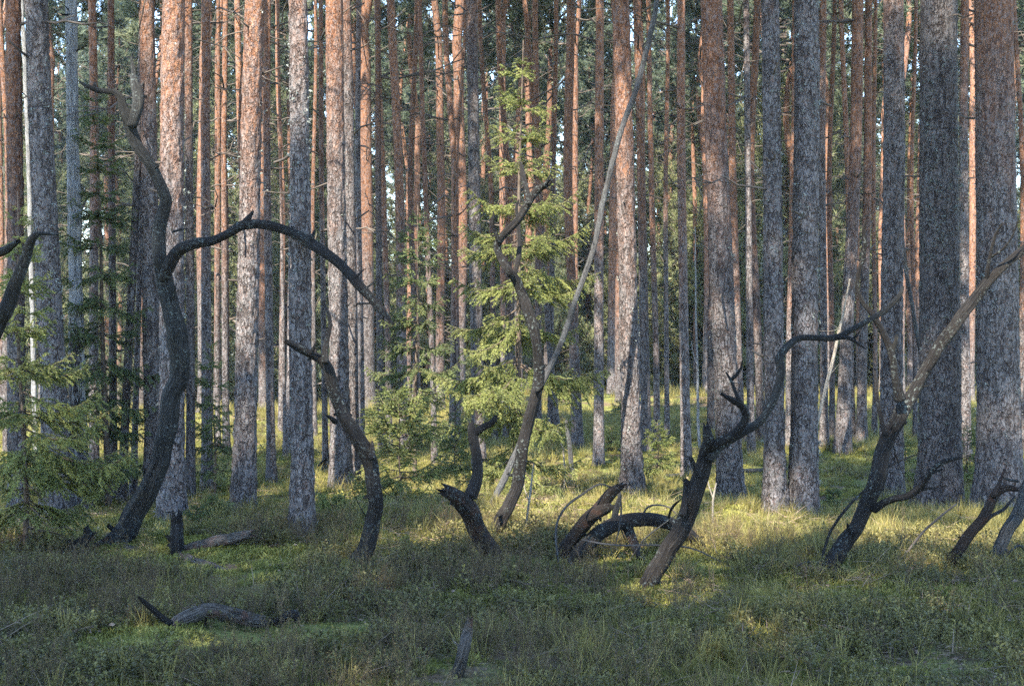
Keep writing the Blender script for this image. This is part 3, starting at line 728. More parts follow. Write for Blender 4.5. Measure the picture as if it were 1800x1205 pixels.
limb('long tilted dead limb at right with a wavy upright arm',
     [(1458, 1003, 34), (1470, 985, 34), (1487, 958, 35), (1510, 922, 31), (1530, 880, 31), (1540, 840, 31), (1550, 800, 31), (1570, 755, 31), (1585, 718, 32), (1602, 690, 26), (1625, 650, 25), (1650, 610, 25), (1680, 565, 24), (1710, 530, 22), (1735, 496, 20), (1760, 471, 18), (1785, 450, 18), (1815, 427, 16), (1850, 400, 12)],
     D8, D8 + .1, M_SNAG, [
     ('branch', [(1582, 706, 24), (1572, 670, 16), (1568, 632, 14), (1558, 600, 14), (1545, 575, 13), (1530, 550, 12), (1515, 530, 10), (1507, 505, 10), (1512, 475, 9), (1519, 450, 9), (1521, 425, 9), (1518, 402, 7), (1523, 387, 3)], D8 - .05, D8 - .4),
     ('stub', [(1566, 630, 13), (1571, 610, 11), (1576, 592, 7)], D8 - .1, D8 - .15, M_SNAGB, 0),
     ('branch', [(1735, 492, 10), (1738, 465, 8), (1745, 432, 7), (1752, 410, 6), (1762, 394, 3)], D8 + .05, D8 - .1),
     ('branch', [(1743, 452, 5), (1762, 438, 5), (1778, 418, 4), (1791, 384, 2)], D8 - .02, D8 - .15),
     ('branch', [(1556, 764, 12), (1548, 735, 10), (1542, 700, 9), (1541, 675, 7), (1538, 648, 3)], D8, D8 + .15),
     ('branch', [(1535, 893, 17), (1552, 882, 15), (1572, 875, 14), (1598, 870, 14), (1618, 852, 13), (1636, 826, 12), (1656, 812, 11), (1690, 804, 5)], D8 - .02, D8 - .3),
     ('stub', [(1618, 860, 8), (1634, 858, 6), (1648, 857, 2)], D8 - .18, D8 - .22, M_SNAGB, 5),
     ('stub', [(1630, 838, 8), (1642, 830, 7), (1655, 825, 3)], D8 - .2, D8 - .3, M_SNAGB, 5),
     ('branch', [(1543, 838, 5), (1560, 822, 5), (1580, 810, 4), (1612, 798, 2)], D8 - .02, D8 + .2),
     ('branch', [(1522, 858, 4), (1490, 890, 6), (1462, 930, 6), (1448, 970, 6), (1444, 988, 5)], D8 - .05, D8 - .3),
     ('stub', [(1500, 940, 12), (1492, 930, 9), (1489, 920, 4)], D8, D8 - .1)], seed=57, seg=18, knots=5)
D9 = ground_at(1662, 1000)
limb('reddish barkless limb near the right edge, bent over at the top',
     [(1658, 1003, 24), (1668, 985, 24), (1690, 953, 23), (1718, 922, 22), (1738, 892, 21), (1752, 868, 18), (1770, 857, 15), (1790, 860, 9)],
     D9, D9 - .2, M_SNAGR, [('stub', [(1747, 872, 13), (1757, 850, 9), (1766, 824, 3)], D9 - .15, D9 - .1),
     ('branch', [(1722, 930, 7), (1742, 908, 8), (1765, 893, 7), (1785, 872, 4)], D9 - .05, D9 + .3, M_SNAG)], seed=61, knots=3)
D10 = ground_at(1742, 1000)
limb('smooth grey limb leaning out of the picture at the bottom of the right edge',
     [(1738, 1003, 26), (1750, 978, 24), (1766, 940, 24), (1785, 900, 25), (1805, 858, 24), (1830, 800, 20), (1850, 740, 14)],
     D10, D10 - .2, M_SNAGG, [('stub', [(1790, 845, 6), (1774, 842, 6), (1760, 838, 3)], D10 - .15, D10 - .2)], seed=67, knots=2)
limb('grey dead snag leaning in at the left edge with a bent tip',
     [(-48, 700, 36), (-30, 620, 34), (-8, 570, 32), (8, 540, 31), (26, 500, 28), (42, 462, 24), (52, 432, 19), (62, 416, 13), (72, 411, 8), (102, 413, 3)],
     9.2, 8.8, M_SNAGB, [('branch', [(-30, 452, 17), (-8, 446, 18), (14, 436, 16), (30, 424, 10)], 9.3, 9.0), ('branch', [(40, 470, 18), (44, 448, 12), (40, 430, 6)], 8.95, 9.0)], seed=71, knots=3, sink=2.6)

# lying wood, stumps
limb('grey weathered fallen trunk lying half buried in heather under the left limbs',
     [(196, 962, 24), (240, 972, 25), (290, 982, 26), (335, 990, 34), (390, 1010, 30), (450, 1028, 18)], D1 + .1, ground_at(390, 1020), M_LOG, seed=73, cat='fallen trunk', name='fallen_log', sink=0, jit=0, knots=2)
limb('furrowed dark log lying on the heather right of the dark upright stump',
     [(322, 968, 20), (345, 962, 24), (385, 951, 25), (420, 942, 23), (442, 937, 17)], D1 - .9, D1 - 1.0, M_LOG, seed=79, cat='log', name='fallen_log', sink=0, knots=1, lump=.2)
limb('dark upright stump beside the furrowed log at left',
     [(308, 985, 28), (309, 962, 26), (309, 940, 25), (311, 920, 24), (312, 905, 22)], D1 - 1.0, D1 - 1.0, M_SNAG, seed=83, cat='stump', name='tree_stump', sink=.1, knots=1)
limb('black jagged root fragment at left among the heather',
     [(118, 975, 22), (132, 962, 26), (146, 950, 24), (155, 938, 16), (152, 926, 7)], D1 - .5, D1 - .5, M_SNAG, [('branch', [(150, 962, 10), (168, 956, 10), (190, 944, 7)], D1 - .5, D1 - .4)], seed=89, cat='root', name='dead_root', sink=.05, knots=5, lump=.3)
DF = ground_at(380, 1105)
limb('grey brown crooked branch lying in the foreground heather at left',
     [(292, 1120, 24), (306, 1103, 28), (328, 1087, 29), (360, 1076, 29), (392, 1079, 28), (425, 1084, 27), (455, 1090, 25), (474, 1092, 20)], DF - .1, DF + .1, M_LOG, [
     ('branch', [(303, 1096, 13), (288, 1086, 13), (268, 1068, 12), (252, 1054, 10), (244, 1048, 6)], DF - .15, DF - .3, M_SNAG),
     ('branch', [(470, 1096, 10), (490, 1090, 15), (508, 1080, 22), (520, 1078, 18), (522, 1092, 12)], DF + .1, DF + .05, M_SNAGR)], seed=97, cat='fallen branch', name='fallen_branch', sink=0, knots=6, lump=.34)
DS = ground_at(805, 1190)
limb('thin rotten brown stump poking out of the foreground undergrowth below the centre',
     [(800, 1200, 28), (806, 1170, 27), (813, 1135, 24), (820, 1108, 20), (826, 1085, 9)], DS, DS, M_LOG, [('branch', [(812, 1150, 6), (804, 1133, 5), (796, 1125, 3)], DS - .02, DS - .05, M_PALE)], seed=101, cat='stump', name='rotten_stump', sink=.1, knots=1, lump=.2)
limb('thin pale fallen trunk lying in the clearing left of the golden pine', [(995, 846, 7), (1030, 844, 9), (1064, 841, 8)], 16.9, 17.3, M_SNAGG, seed=103, cat='fallen trunk', name='fallen_log', sink=0, jit=0, knots=0, seg=10)
limb('thin pale fallen trunk lying in the clearing right of the golden pine', [(1128, 841, 8), (1180, 836, 9), (1240, 831, 10), (1330, 826, 8), (1420, 822, 6)], 17.4, 18.4, M_SNAGG, seed=107, cat='fallen trunk', name='fallen_log', sink=0, jit=0, knots=0, seg=10)
limb('long grey dead pole leaning up to the right in front of the golden pine',
     [(862, 890, 15), (885, 845, 14), (912, 782, 12), (933, 720, 11), (960, 660, 11), (987, 600, 11), (1010, 530, 11), (1042, 440, 11), (1063, 340, 11), (1090, 235, 11), (1120, 150, 11), (1147, 40, 10), (1165, -60, 10), (1180, -200, 6)],
     ground_at(862, 885), ground_at(862, 885) + 1.6, M_SNAGG, seed=109, cat='dead tree', name='leaning_dead_tree', jit=0, knots=5)
limb('white dry pole leaning against the pines right of the close pair', [(1438, 735, 8), (1452, 680, 8), (1468, 615, 7), (1484, 540, 5), (1494, 490, 3)], 19.2, 19.4, M_PALE, seed=113, cat='dead tree', name='leaning_dead_tree', sink=.3, jit=0, knots=5, seg=8)
limb('thin grey curved dead stem left of the thickest dark pine', [(1632, 770, 9), (1628, 720, 9), (1620, 640, 9), (1606, 550, 9), (1592, 470, 9), (1584, 380, 7), (1580, 250, 4)], 17.5, 17.2, M_SNAGG, seed=127, cat='dead tree', name='thin_dead_tree', sink=.4, jit=0, knots=3, seg=8)
limb('short grey broken trunk standing right of the sunlit spruce', [(1005, 828, 11), (1002, 790, 10), (998, 760, 9), (996, 740, 6)], 17.6, 17.6, M_SNAGG, seed=131, cat='stump', name='tree_stump', jit=0, knots=1, seg=8)
limb('pale white barked thin trunk far left between the rust brown and the thick dark pine', [(66, 872, 12), (62, 760, 11), (58, 600, 10), (54, 450, 9), (49, 250, 9), (41, 60, 8), (36, -80, 6), (30, -250, 3)], 19.0, 19.0, M_SILVER, seed=137, cat='birch', name='thin_birch', jit=0, knots=2, seg=10, main_name='trunk')
for i, (lab, pts, d, m) in enumerate([
    ('thin bare pale sapling stem right of the foot of the tall crooked limb', [(924, 948, 5), (926, 915, 5), (930, 880, 5), (934, 845, 4), (938, 815, 2)], 11.2, M_PALE),
    ('thin bare sapling stem standing right of the forked diagonal limb', [(1252, 940, 4), (1253, 905, 4), (1254, 875, 4), (1259, 848, 2)], 12.2, M_PALE),
    ('very thin dry stem right of the spruce, beside the short broken grey trunk', [(991, 870, 4), (992, 830, 4), (990, 790, 3)], 15.0, M_PALE),
    ('thin straight dead sapling between the slim rust pine and the mottled one', [(1230, 802, 6), (1227, 720, 6), (1226, 640, 5), (1223, 540, 4), (1222, 400, 2)], 20.5, M_SILVER)]):
    limb(lab, pts, d, d, m, [('branch', [(pts[2][0], pts[2][1], 3), (pts[2][0] - 8, pts[2][1] - 22, 2), (pts[2][0] - 10, pts[2][1] - 40, 1)], d, d + .1)], seed=140 + i, cat='sapling', name='bare_sapling', sink=.1, knots=1, seg=7, main_name='trunk')
for i, (lab, pts, d0, d1, m) in enumerate([
    ('grey curved thin stick bowing down to the ground in front of the leaning broken log', [(1075, 856, 3), (1052, 851, 4), (1018, 872, 5), (995, 890, 5), (980, 915, 5), (977, 945, 5), (980, 975, 4), (986, 1005, 4), (996, 1024, 2)], D5 - .3, D5 - .7, M_SNAGG),
    ('straight bare twig slanting across under the low arching limb', [(1022, 948, 3), (1060, 955, 4), (1100, 958, 4), (1150, 957, 4), (1215, 963, 4), (1268, 987, 2)], D6 - .5, D6 - .7, M_TWIG),
    ('grey twig hanging down from the broken log end', [(1091, 870, 3), (1092, 900, 4), (1088, 930, 4), (1082, 956, 2)], D5 - .5, D5 - .5, M_SNAGG),
    ('thin grey twig crossing the lower part of the diagonal limb', [(1108, 982, 2), (1130, 950, 3), (1160, 925, 3), (1188, 905, 2)], D7 - .3, D7 - .45, M_SNAGG),
    ('dark thin curved twig arching over the low limb', [(1125, 925, 4), (1132, 900, 4), (1142, 889, 4), (1160, 887, 4), (1178, 892, 3), (1190, 905, 2)], D6 + .2, D6 - .1, M_TWIG),
    ('dark bent twig behind the diagonal limb', [(1175, 920, 5), (1178, 900, 6), (1186, 886, 6), (1196, 878, 3)], D7 + .3, D7 + .1, M_SNAG),
    ('thin dark stick slanting up in the sunlit heather right of the long tilted limb', [(1578, 992, 5), (1598, 965, 6), (1622, 935, 5), (1650, 910, 5), (1680, 886, 3)], D8 + .3, D8 + .4, M_TWIG),
    ('grey forked twig lying at the foot of the long tilted limb', [(1395, 998, 3), (1415, 988, 4), (1440, 988, 4), (1462, 995, 4), (1478, 1003, 2)], D8 - .4, D8 - .3, M_SNAGG),
    ('dark broken stick leaning at the gap left of the pink grey pine', [(558, 822, 5), (566, 812, 6), (578, 802, 6), (590, 796, 4)], 17.5, 17.5, M_SNAG),
    ('thin curved grey twig reaching in from the right edge above the heather', [(1830, 920, 6), (1800, 962, 6), (1790, 958, 5), (1775, 970, 4), (1762, 985, 3)], D10 + .2, D10 + .1, M_SNAGG)]):
    limb(lab, pts, d0, d1, m, seed=160 + i, cat='stick', name='stick', sink=0, jit=0, knots=1, seg=6, main_name='shaft')
r3 = np.random.default_rng(77)
for i in range(9):
    x = 1575 + r3.uniform(0, 90); y = 925 + r3.uniform(0, 32); a = r3.uniform(-.6, .6); l = r3.uniform(20, 38)
    d = ground_at(x, y) - .12
    limb('pale dry twig in the little heap right of the long tilted limb', [(x - l * math.cos(a), y - l * math.sin(a) * .5, 2.5), (x, y - 4, 3), (x + l * math.cos(a), y + l * math.sin(a) * .5, 2)], d, d + r3.uniform(-.3, .3), M_PALE, seed=180 + i, cat='twig', name='dry_twig', sink=0, jit=0, knots=0, seg=5, main_name='shaft', group='dry twigs in a heap')

# silver barkless trunk
def silver_trunk():
    d = ground_at(140, 897); z = gh((140 - 900) / F_PX * d, d); o = ((140 - 900) / F_PX * d, d, z)
    root = empty('dead_pine', o, 'barkless silver dead trunk at left with flaky grey bark left on its lower half', 'dead tree')
    P = [(126, -150, 20), (126, 0, 22), (126, 120, 22), (128, 250, 24), (131, 400, 27), (134, 560, 29), (137, 700, 31), (139, 840, 33), (140, 897, 38)]
    limb_mesh('trunk', P[::-1], d, d, M_SILVER, root, 211, o, 20, 0, .05, sink=.2, kink=.03)
    S, axis = trunk_parts(2.75, 32 / F_PX * d / 2 * 1.05, ((131 - 140) / F_PX * d / 2.7, 0), True, 212, 2.4, 2, True)
    b = S.build('bark', [M_BARK, M_TWIG], root); b['bark_line'] = 8.0
    for i, pts in enumerate([[(122, 24, 4), (114, 26, 4), (106, 24, 2)], [(134, 90, 4), (143, 85, 3), (153, 80, 2)], [(120, 18, 3), (113, 10, 2), (110, 8, 1)]]):
        limb_mesh('stub', pts, d - .05, d - .1, M_SNAG, root, 213 + i, o, 6)
silver_trunk()

# ------------------------------------------------------------------ spruces
def spruce_branch(L, seed):
    """one bough along +X, drooping: needles (n,3,3) and stem soup pieces"""
    rng = np.random.default_rng(seed); N = []; stems = []
    n = max(4, int(L / .05)); s = np.linspace(0, 1, n)
    C = np.stack([L * s, rng.normal() * .05 * L * s ** 2, L * (-.22 * np.sin(s * math.pi * .75) + .10 * s ** 2)], -1)
    stems.append((C, np.linspace(.0075 * (.4 + L), .0022, n)))
    def dress(C, den, ln):
        seg = np.diff(C, axis=0); sl = np.linalg.norm(seg, axis=1)
        for a, v, l in zip(C[:-1], seg, sl):
            m = max(1, int(l * den)); t = rng.uniform(0, 1, m)[:, None]; p = a + v * t; d = v / l
            o = rng.normal(size=(m, 3)); o -= (o @ d)[:, None] * d; o /= np.linalg.norm(o, axis=1)[:, None] + 1e-9; o[:, 2] = o[:, 2] * .6 + .12
            nd = o * .85 + d * .62; nd *= ln * rng.uniform(.7, 1.15, (m, 1)); w = np.cross(nd, rng.normal(size=(m, 3))); w /= np.linalg.norm(w, axis=1)[:, None] + 1e-9; w *= .0042
            N.append(np.stack([p - w, p + w, p + nd], 1))
    dress(C[int(n * .3):], 420, .017)
    for k in range(int(2 * L / .032)):
        t = rng.uniform(.12, .97); i = t * (n - 1); a = min(int(i), n - 2); p = C[a] + (C[a + 1] - C[a]) * (i - a)
        sd = 1 if k % 2 else -1; tl = (.34 * L * (1 - t) ** .8 + .05) * rng.uniform(.6, 1.15); tl = min(tl, .36)
        ang = math.radians(rng.uniform(38, 62)); m = max(3, int(tl / .045)); q = np.linspace(0, 1, m)
        dr = np.array([math.cos(ang), sd * math.sin(ang), rng.normal() * .18 - .10])
        Ct = p + dr * (tl * q)[:, None] + np.array([0, 0, -1]) * (tl * (.38 + .2 * rng.uniform()) * q ** 2)[:, None]
        stems.append((Ct, np.linspace(.0025, .0012, m))); dress(Ct, 380, .016)
        if tl > .15:
            for f in range(int(tl / .05)):
                tt = rng.uniform(.25, .9); j = tt * (m - 1); b = min(int(j), m - 2); p2 = Ct[b] + (Ct[b + 1] - Ct[b]) * (j - b); l2 = tl * .38 * (1.1 - tt) + .03
                d2 = dr + np.array([0, (1 if f % 2 else -1) * .8, -.25]); d2 /= np.linalg.norm(d2); C2 = np.stack([p2, p2 + d2 * l2 * .5, p2 + d2 * l2 + [0, 0, -.2 * l2]])
                dress(C2, 380, .015)
    return np.concatenate(N), stems
BOUGH = {}
for i, L in enumerate((.18, .35, .6, .9, 1.25)):
    BOUGH[L] = [spruce_branch(L, 300 + i * 10 + k) for k in range(3)]

def spruce(label, px, y_base, y_top, half_px, name='spruce', d=None, low=.08, dens=1.0, mat=None, lean_px=0, seed=1, droop=-8, shape=.8, group=None, dead_low=0, wide=()):
    d = ground_at(px, y_base) if d is None else d
    x = (px - 900) / F_PX * d; z = gh(x, d); o = (x, d, z); h = H_EYE + (602.5 - y_top) / F_PX * d - z; R = half_px / F_PX * d
    rng = np.random.default_rng(seed); root = empty(name, o, label, 'spruce tree', group)
    n = max(6, int(h / .12)); t = np.linspace(0, 1, n); lx = lean_px / F_PX * d
    C = np.stack([lx * t + .01 * np.sin(t * 9 + seed), .02 * np.sin(t * 7), h * t - .05], -1)
    V, Q, Tt, g = tube(C, np.linspace(max(.010, h * .0085), .004, n), 8, seed, .05, .03, 'flat'); S = Soup(); S.add(V, Tt, Q, 0, g)
    F = Soup(); z_ = low * h; zz = []
    while z_ < h * .985:
        t_ = z_ / h
        for k in range(int(rng.integers(5, 9) * (1 if t_ < .9 else .6))): zz.append((z_ + rng.normal() * .02, k, 0))
        for k in range(int(rng.integers(3, 7) * dens)): zz.append((z_ + rng.uniform(.03, .12), k, 1))
        z_ += (.14 + .10 * (1 - t_)) / max(dens, .3) * min(1, h / 2.2 + .25)
    a0 = rng.uniform(0, 6.28)
    boughs = [(q, a0 + k * 2 * math.pi / 5 + rng.normal() * .35 + q * 1.9, (1.0 if not s else .6) * rng.uniform(.62, 1.12)) for q, k, s in zz]
    boughs += [(h * w[0], w[1], w[2]) for w in wide]
    for q, az, f in boughs:
        t_ = min(max(q / h, .02), .995); L = max(.07, R * f * (1.04 - t_) ** shape)
        if t_ < low + .12: L *= .75
        key = min(BOUGH, key=lambda b: abs(b - L)); nd, st = BOUGH[key][rng.integers(3)]; k_ = L / key
        i = t_ * (n - 1); a = min(int(i), n - 2); p = C[a] + (C[a + 1] - C[a]) * (i - a)
        el = math.radians(droop + 48 * t_ ** 1.6 + rng.normal() * 7)
        M = rot_to([math.cos(az) * math.cos(el), math.sin(az) * math.cos(el), math.sin(el)], rng.normal() * .15)
        F.tris((nd * k_) @ M + p, 0)
        for Cs, rs in st[:1] + (st[1:] if L > .3 else []):
            V, Q, Tt, g = tube((Cs * k_) @ M + p, rs * max(k_, .6), 4 if len(Cs) > 6 else 3, 1, 0, 0, 'flat'); F.add(V, Tt, Q, 1)
    for k in range(dead_low):
        q = rng.uniform(.05, low + .05) * h; az = rng.uniform(0, 6.28); l = R * rng.uniform(.25, .6); s = np.linspace(0, 1, 6)
        Cb = np.array([0, 0, q]) + np.stack([math.cos(az) * l * s, math.sin(az) * l * s, -.25 * l * s], -1) + rng.normal(size=(6, 3)) * .015 * s[:, None]
        V, Q, Tt, g = tube(Cb, np.linspace(.007, .002, 6), 5, k, 0, 0, 'flat'); S.add(V, Tt, Q, 0, g)
    tr_ = S.build('trunk', M_SPSTEM, root)
    cr = F.build('crown', [mat or M_SPRUCE, M_SPSTEM], root, smooth=False)
    return root

spruce('tall spruce at the centre with sunlit yellow green boughs on its left side', 906, 905, 62, 205, d=14.2, lean_px=12, seed=5, low=.10, dens=.50, shape=.72, mat=M_SPRUCE_PALE_SUN, wide=[(.31, 3.4, 1.05), (.30, -.3, 1.0), (.52, .1, 1.15), (.58, 3.0, .9), (.42, 2.7, 1.0)])
spruce('dense dark spruce at left with its tip beside the silver trunk', 190, 905, 126, 130, d=14.6, lean_px=-22, seed=8, low=.12, dens=.66, shape=.62)
spruce('pale green spruce sapling at the left edge with long drooping boughs', 46, 915, 325, 215, d=11.2, lean_px=-18, seed=12, low=.16, dens=.6, mat=M_SPRUCE_PALE_SUN, shape=.95, dead_low=10, wide=[(.34, -.15, 1.35), (.24, .05, 1.25), (.40, .3, 1.15), (.36, -.5, 1.2), (.28, -.3, 1.3), (.46, -.1, 1.2), (.52, .15, 1.0), (.30, .4, 1.1)])
spruce('little thin spruce standing alone right of the big curved limb', 380, 878, 592, 62, d=15.2, lean_px=-10, seed=17, low=.22, dens=.9, shape=.6)
spruce('shaded middle spruce between the arch tip and the sunlit spruce', 728, 880, 352, 112, d=16.0, lean_px=8, seed=21, low=.25, dens=.75, shape=.6, dead_low=6)
spruce('bushy sunlit yellow green young spruce right of the S shaped limb', 706, 905, 690, 135, d=13.4, lean_px=-6, seed=26, low=.10, dens=.75, shape=.5, mat=M_SPRUCE_PALE_SUN, droop=16)
spruce('low sunlit spruce seedling at the foot of the pink grey pine', 590, 935, 872, 62, d=12.6, seed=31, low=.1, dens=1.6, shape=.4, mat=M_SPRUCE_PALE_SUN, droop=10)
spruce('small spruce with fresh tips just right of the golden pine', 1156, 842, 735, 55, d=17.0, seed=35, low=.1, dens=.9, shape=.6, mat=M_SPRUCE_PALE_SUN)
spruce('small dark spruce left of the golden pine foot', 1074, 800, 745, 34, d=21.0, seed=39, low=.05, dens=1.3, shape=.5)
spruce('pale green young spruce peeking out between the two thickest right pines', 1700, 850, 740, 48, d=16.6, seed=44, low=.1, dens=.8, shape=.5, mat=M_SPRUCE_PALE_SUN)
spruce('small spruce low behind the right side of the thickest pine', 1590, 830, 765, 40, d=17.5, seed=46, low=.1, dens=.9, shape=.5, mat=M_SPRUCE_PALE_SUN)
spruce('tiny green spruce seedling at the right foot of the close pair', 1466, 902, 858, 30, d=13.6, seed=48, low=.05, dens=1.4, shape=.5)
spruce('low bushy spruce seedling beside the thick trunk behind the big curved limb', 372, 925, 868, 52, d=12.9, seed=52, low=.05, dens=1.5, shape=.4)
spruce('lowest spruce seedling under the little thin spruce', 345, 925, 885, 45, d=12.5, seed=55, low=.05, dens=1.5, shape=.4)
spruce('small spruce half hidden in the shade below the middle spruce', 800, 850, 720, 60, d=17.2, seed=58, low=.1, dens=.9, shape=.5)
spruce('far small spruce near the bank right of the sunlit spruce', 1090, 742, 700, 26, d=30, seed=60, low=.05, dens=1.2, shape=.5)

# ------------------------------------------------------------------ undergrowth (stuff)
def blade_ribbon(p, d, L, w, bend, rng, seg=3):
    d = np.array(d, float); d /= np.linalg.norm(d); side = np.cross(d, [0, 0, 1.0]); 
    if np.linalg.norm(side) < .1: side = np.array([1.0, 0, 0])
    a = rng.uniform(0, 6.28); side = side / np.linalg.norm(side); side = side * math.cos(a) + np.cross(d, side) * math.sin(a)
    hor = np.array([d[0], d[1], 0]) + rng.normal(size=3) * .05; hor[2] = -.35; out = []
    pts = [p + d * L * t + hor * bend * L * t * t for t in np.linspace(0, 1, seg + 1)]
    ws = [w * (1 - .9 * t ** 1.5) for t in np.linspace(0, 1, seg + 1)]
    for i in range(seg):
        a0, a1 = pts[i] - side * ws[i] / 2, pts[i] + side * ws[i] / 2; b0, b1 = pts[i + 1] - side * ws[i + 1] / 2, pts[i + 1] + side * ws[i + 1] / 2
        out += [[a0, a1, b1], [a0, b1, b0]]
    return out
def leaf_quad(p, d, L, W, rng):
    d = np.array(d, float); d /= np.linalg.norm(d); s = np.cross(d, rng.normal(size=3)); s /= np.linalg.norm(s) + 1e-9; n = np.cross(s, d)
    m = p + d * L * .5; l = m - s * W / 2 + n * W * .18; r = m + s * W / 2 + n * W * .18; t = p + d * L
    return [[p, l, t], [p, t, r]]
def grass_proto(seed, n=16, L=.2, w=.0048):
    rng = np.random.default_rng(seed); S = Soup(); o = []
    for k in range(n):
        az = rng.uniform(0, 6.28); sp = rng.uniform(.05, .55); p = np.array([rng.normal() * .018, rng.normal() * .018, -.01])
        o += blade_ribbon(p, [math.cos(az) * sp, math.sin(az) * sp, 1], L * rng.uniform(.5, 1.15), w * rng.uniform(.7, 1.3), rng.uniform(.1, .9), rng)
    S.tris(np.array(o), 0); return S
def bilberry_proto(seed, stems=6, h=.15):
    rng = np.random.default_rng(seed); S = Soup(); lv = []
    for k in range(stems):
        az = rng.uniform(0, 6.28); sp = rng.uniform(.1, .7); d = np.array([math.cos(az) * sp, math.sin(az) * sp, 1]); hh = h * rng.uniform(.55, 1.15)
        p0 = np.array([rng.normal() * .03, rng.normal() * .03, -.01])
        for b in range(rng.integers(2, 4)):
            st = p0 + d * hh * (.15 + .28 * b); bd = d + rng.normal(size=3) * [.6, .6, .2]; l = hh * (.85 - .2 * b)
            S.tris(np.array(blade_ribbon(st, bd, l, .0022, .1, rng, 2)), 1)
            for q in range(rng.integers(7, 11)):
                p = st + bd / np.linalg.norm(bd) * l * (.2 + .8 * q / 9); ld = rng.normal(size=3); ld[2] = abs(ld[2]) * .5 + .15
                lv += leaf_quad(p, ld, rng.uniform(.015, .027), rng.uniform(.010, .016), rng)
        S.tris(np.array(blade_ribbon(p0, d, hh, .003, .05, rng, 2)), 1)
    S.tris(np.array(lv), 0); return S
def heather_proto(seed, stems=9, h=.28):
    rng = np.random.default_rng(seed); S = Soup(); lv = []
    for k in range(stems):
        az = rng.uniform(0, 6.28); sp = rng.uniform(.1, .75); d = np.array([math.cos(az) * sp, math.sin(az) * sp, 1]); d /= np.linalg.norm(d); hh = h * rng.uniform(.5, 1.15)
        p0 = np.array([rng.normal() * .03, rng.normal() * .03, -.01]); up = np.array([0, 0, 1.0])
        S.tris(np.array(blade_ribbon(p0, d, hh, .003, -.12, rng, 3)), 1)
        for b in range(rng.integers(3, 6)):
            t = rng.uniform(.3, .95); st = p0 + d * hh * t; bd = d + rng.normal(size=3) * .42 + up * .3; bd /= np.linalg.norm(bd); l = hh * rng.uniform(.2, .42)
            S.tris(np.array(blade_ribbon(st, bd, l, .0016, 0, rng, 1)), 1)
            for q in range(int(l / .008)):
                p = st + bd * q * .008; ld = bd * .9 + rng.normal(size=3) * .55; lv += [leaf_quad(p, ld, rng.uniform(.009, .016), .005, rng)[0]]
    S.tris(np.array(lv), 0); return S
def moss_proto(seed, r=.085, n=150):
    rng = np.random.default_rng(seed); S = Soup(); o = []
    for k in range(n):
        a = rng.uniform(0, 6.28); q = math.sqrt(rng.uniform()) * r; z = .035 * (1 - (q / r) ** 2) * rng.uniform(.3, 1.1)
        p = np.array([math.cos(a) * q, math.sin(a) * q, z - .012]); d = np.array([math.cos(a) * q / r * .6, math.sin(a) * q / r * .6, .7]) + rng.normal(size=3) * .4; d /= np.linalg.norm(d)
        l = rng.uniform(.012, .03); s = np.cross(d, rng.normal(size=3)); s /= np.linalg.norm(s); s *= .0048
        o.append([p - s, p + s, p + d * l])
    S.tris(np.array(o), 0); return S
def litter_proto(seed):
    rng = np.random.default_rng(seed); S = Soup()
    for k in range(5):
        a = rng.uniform(0, 6.28); S.tris(np.array(blade_ribbon(np.array([rng.normal() * .05, rng.normal() * .05, rng.uniform(.01, .06)]), [math.cos(a), math.sin(a), rng.uniform(-.1, .5)], rng.uniform(.06, .22), .0035, .1, rng, 2)), 0)
    for k in range(7):
        S.tris(np.array(leaf_quad(np.array([rng.normal() * .06, rng.normal() * .06, rng.uniform(.0, .03)]), rng.normal(size=3) * [1, 1, .3], .028, .016, rng)), 0)
    return S

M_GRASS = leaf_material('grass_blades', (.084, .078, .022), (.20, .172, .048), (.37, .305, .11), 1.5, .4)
M_GRASS_SUN = leaf_material('sunlit_grass_blades', (.10, .11, .036), (.22, .215, .080), (.37, .34, .15), 1.5, .4)  # paler copy of the grass, sunlight put into the blade colour
M_BILB = leaf_material('bilberry_leaves', (.052, .050, .018), (.112, .104, .032), (.21, .182, .058), 6, .3, .5, .3)
M_HEATH = leaf_material('heather_leaves', (.052, .039, .017), (.108, .086, .034), (.20, .150, .066), 4, .2, .8)
M_HSTEM = plain_material('heather_stems', (.030, .020, .016), (.085, .060, .048), 30)
M_MOSS = leaf_material('moss_tips', (.075, .082, .022), (.18, .178, .046), (.33, .305, .09), 8, .35, .9, .1)
M_FAR_SUN = leaf_material('sunlit_far_foliage', (.078, .098, .056), (.145, .168, .088), (.23, .245, .12), .6, .42)  # far foliage colour lightened to stand in for sunlight
M_LITTER = plain_material('dry_litter', (.060, .040, .028), (.27, .20, .15), 9)

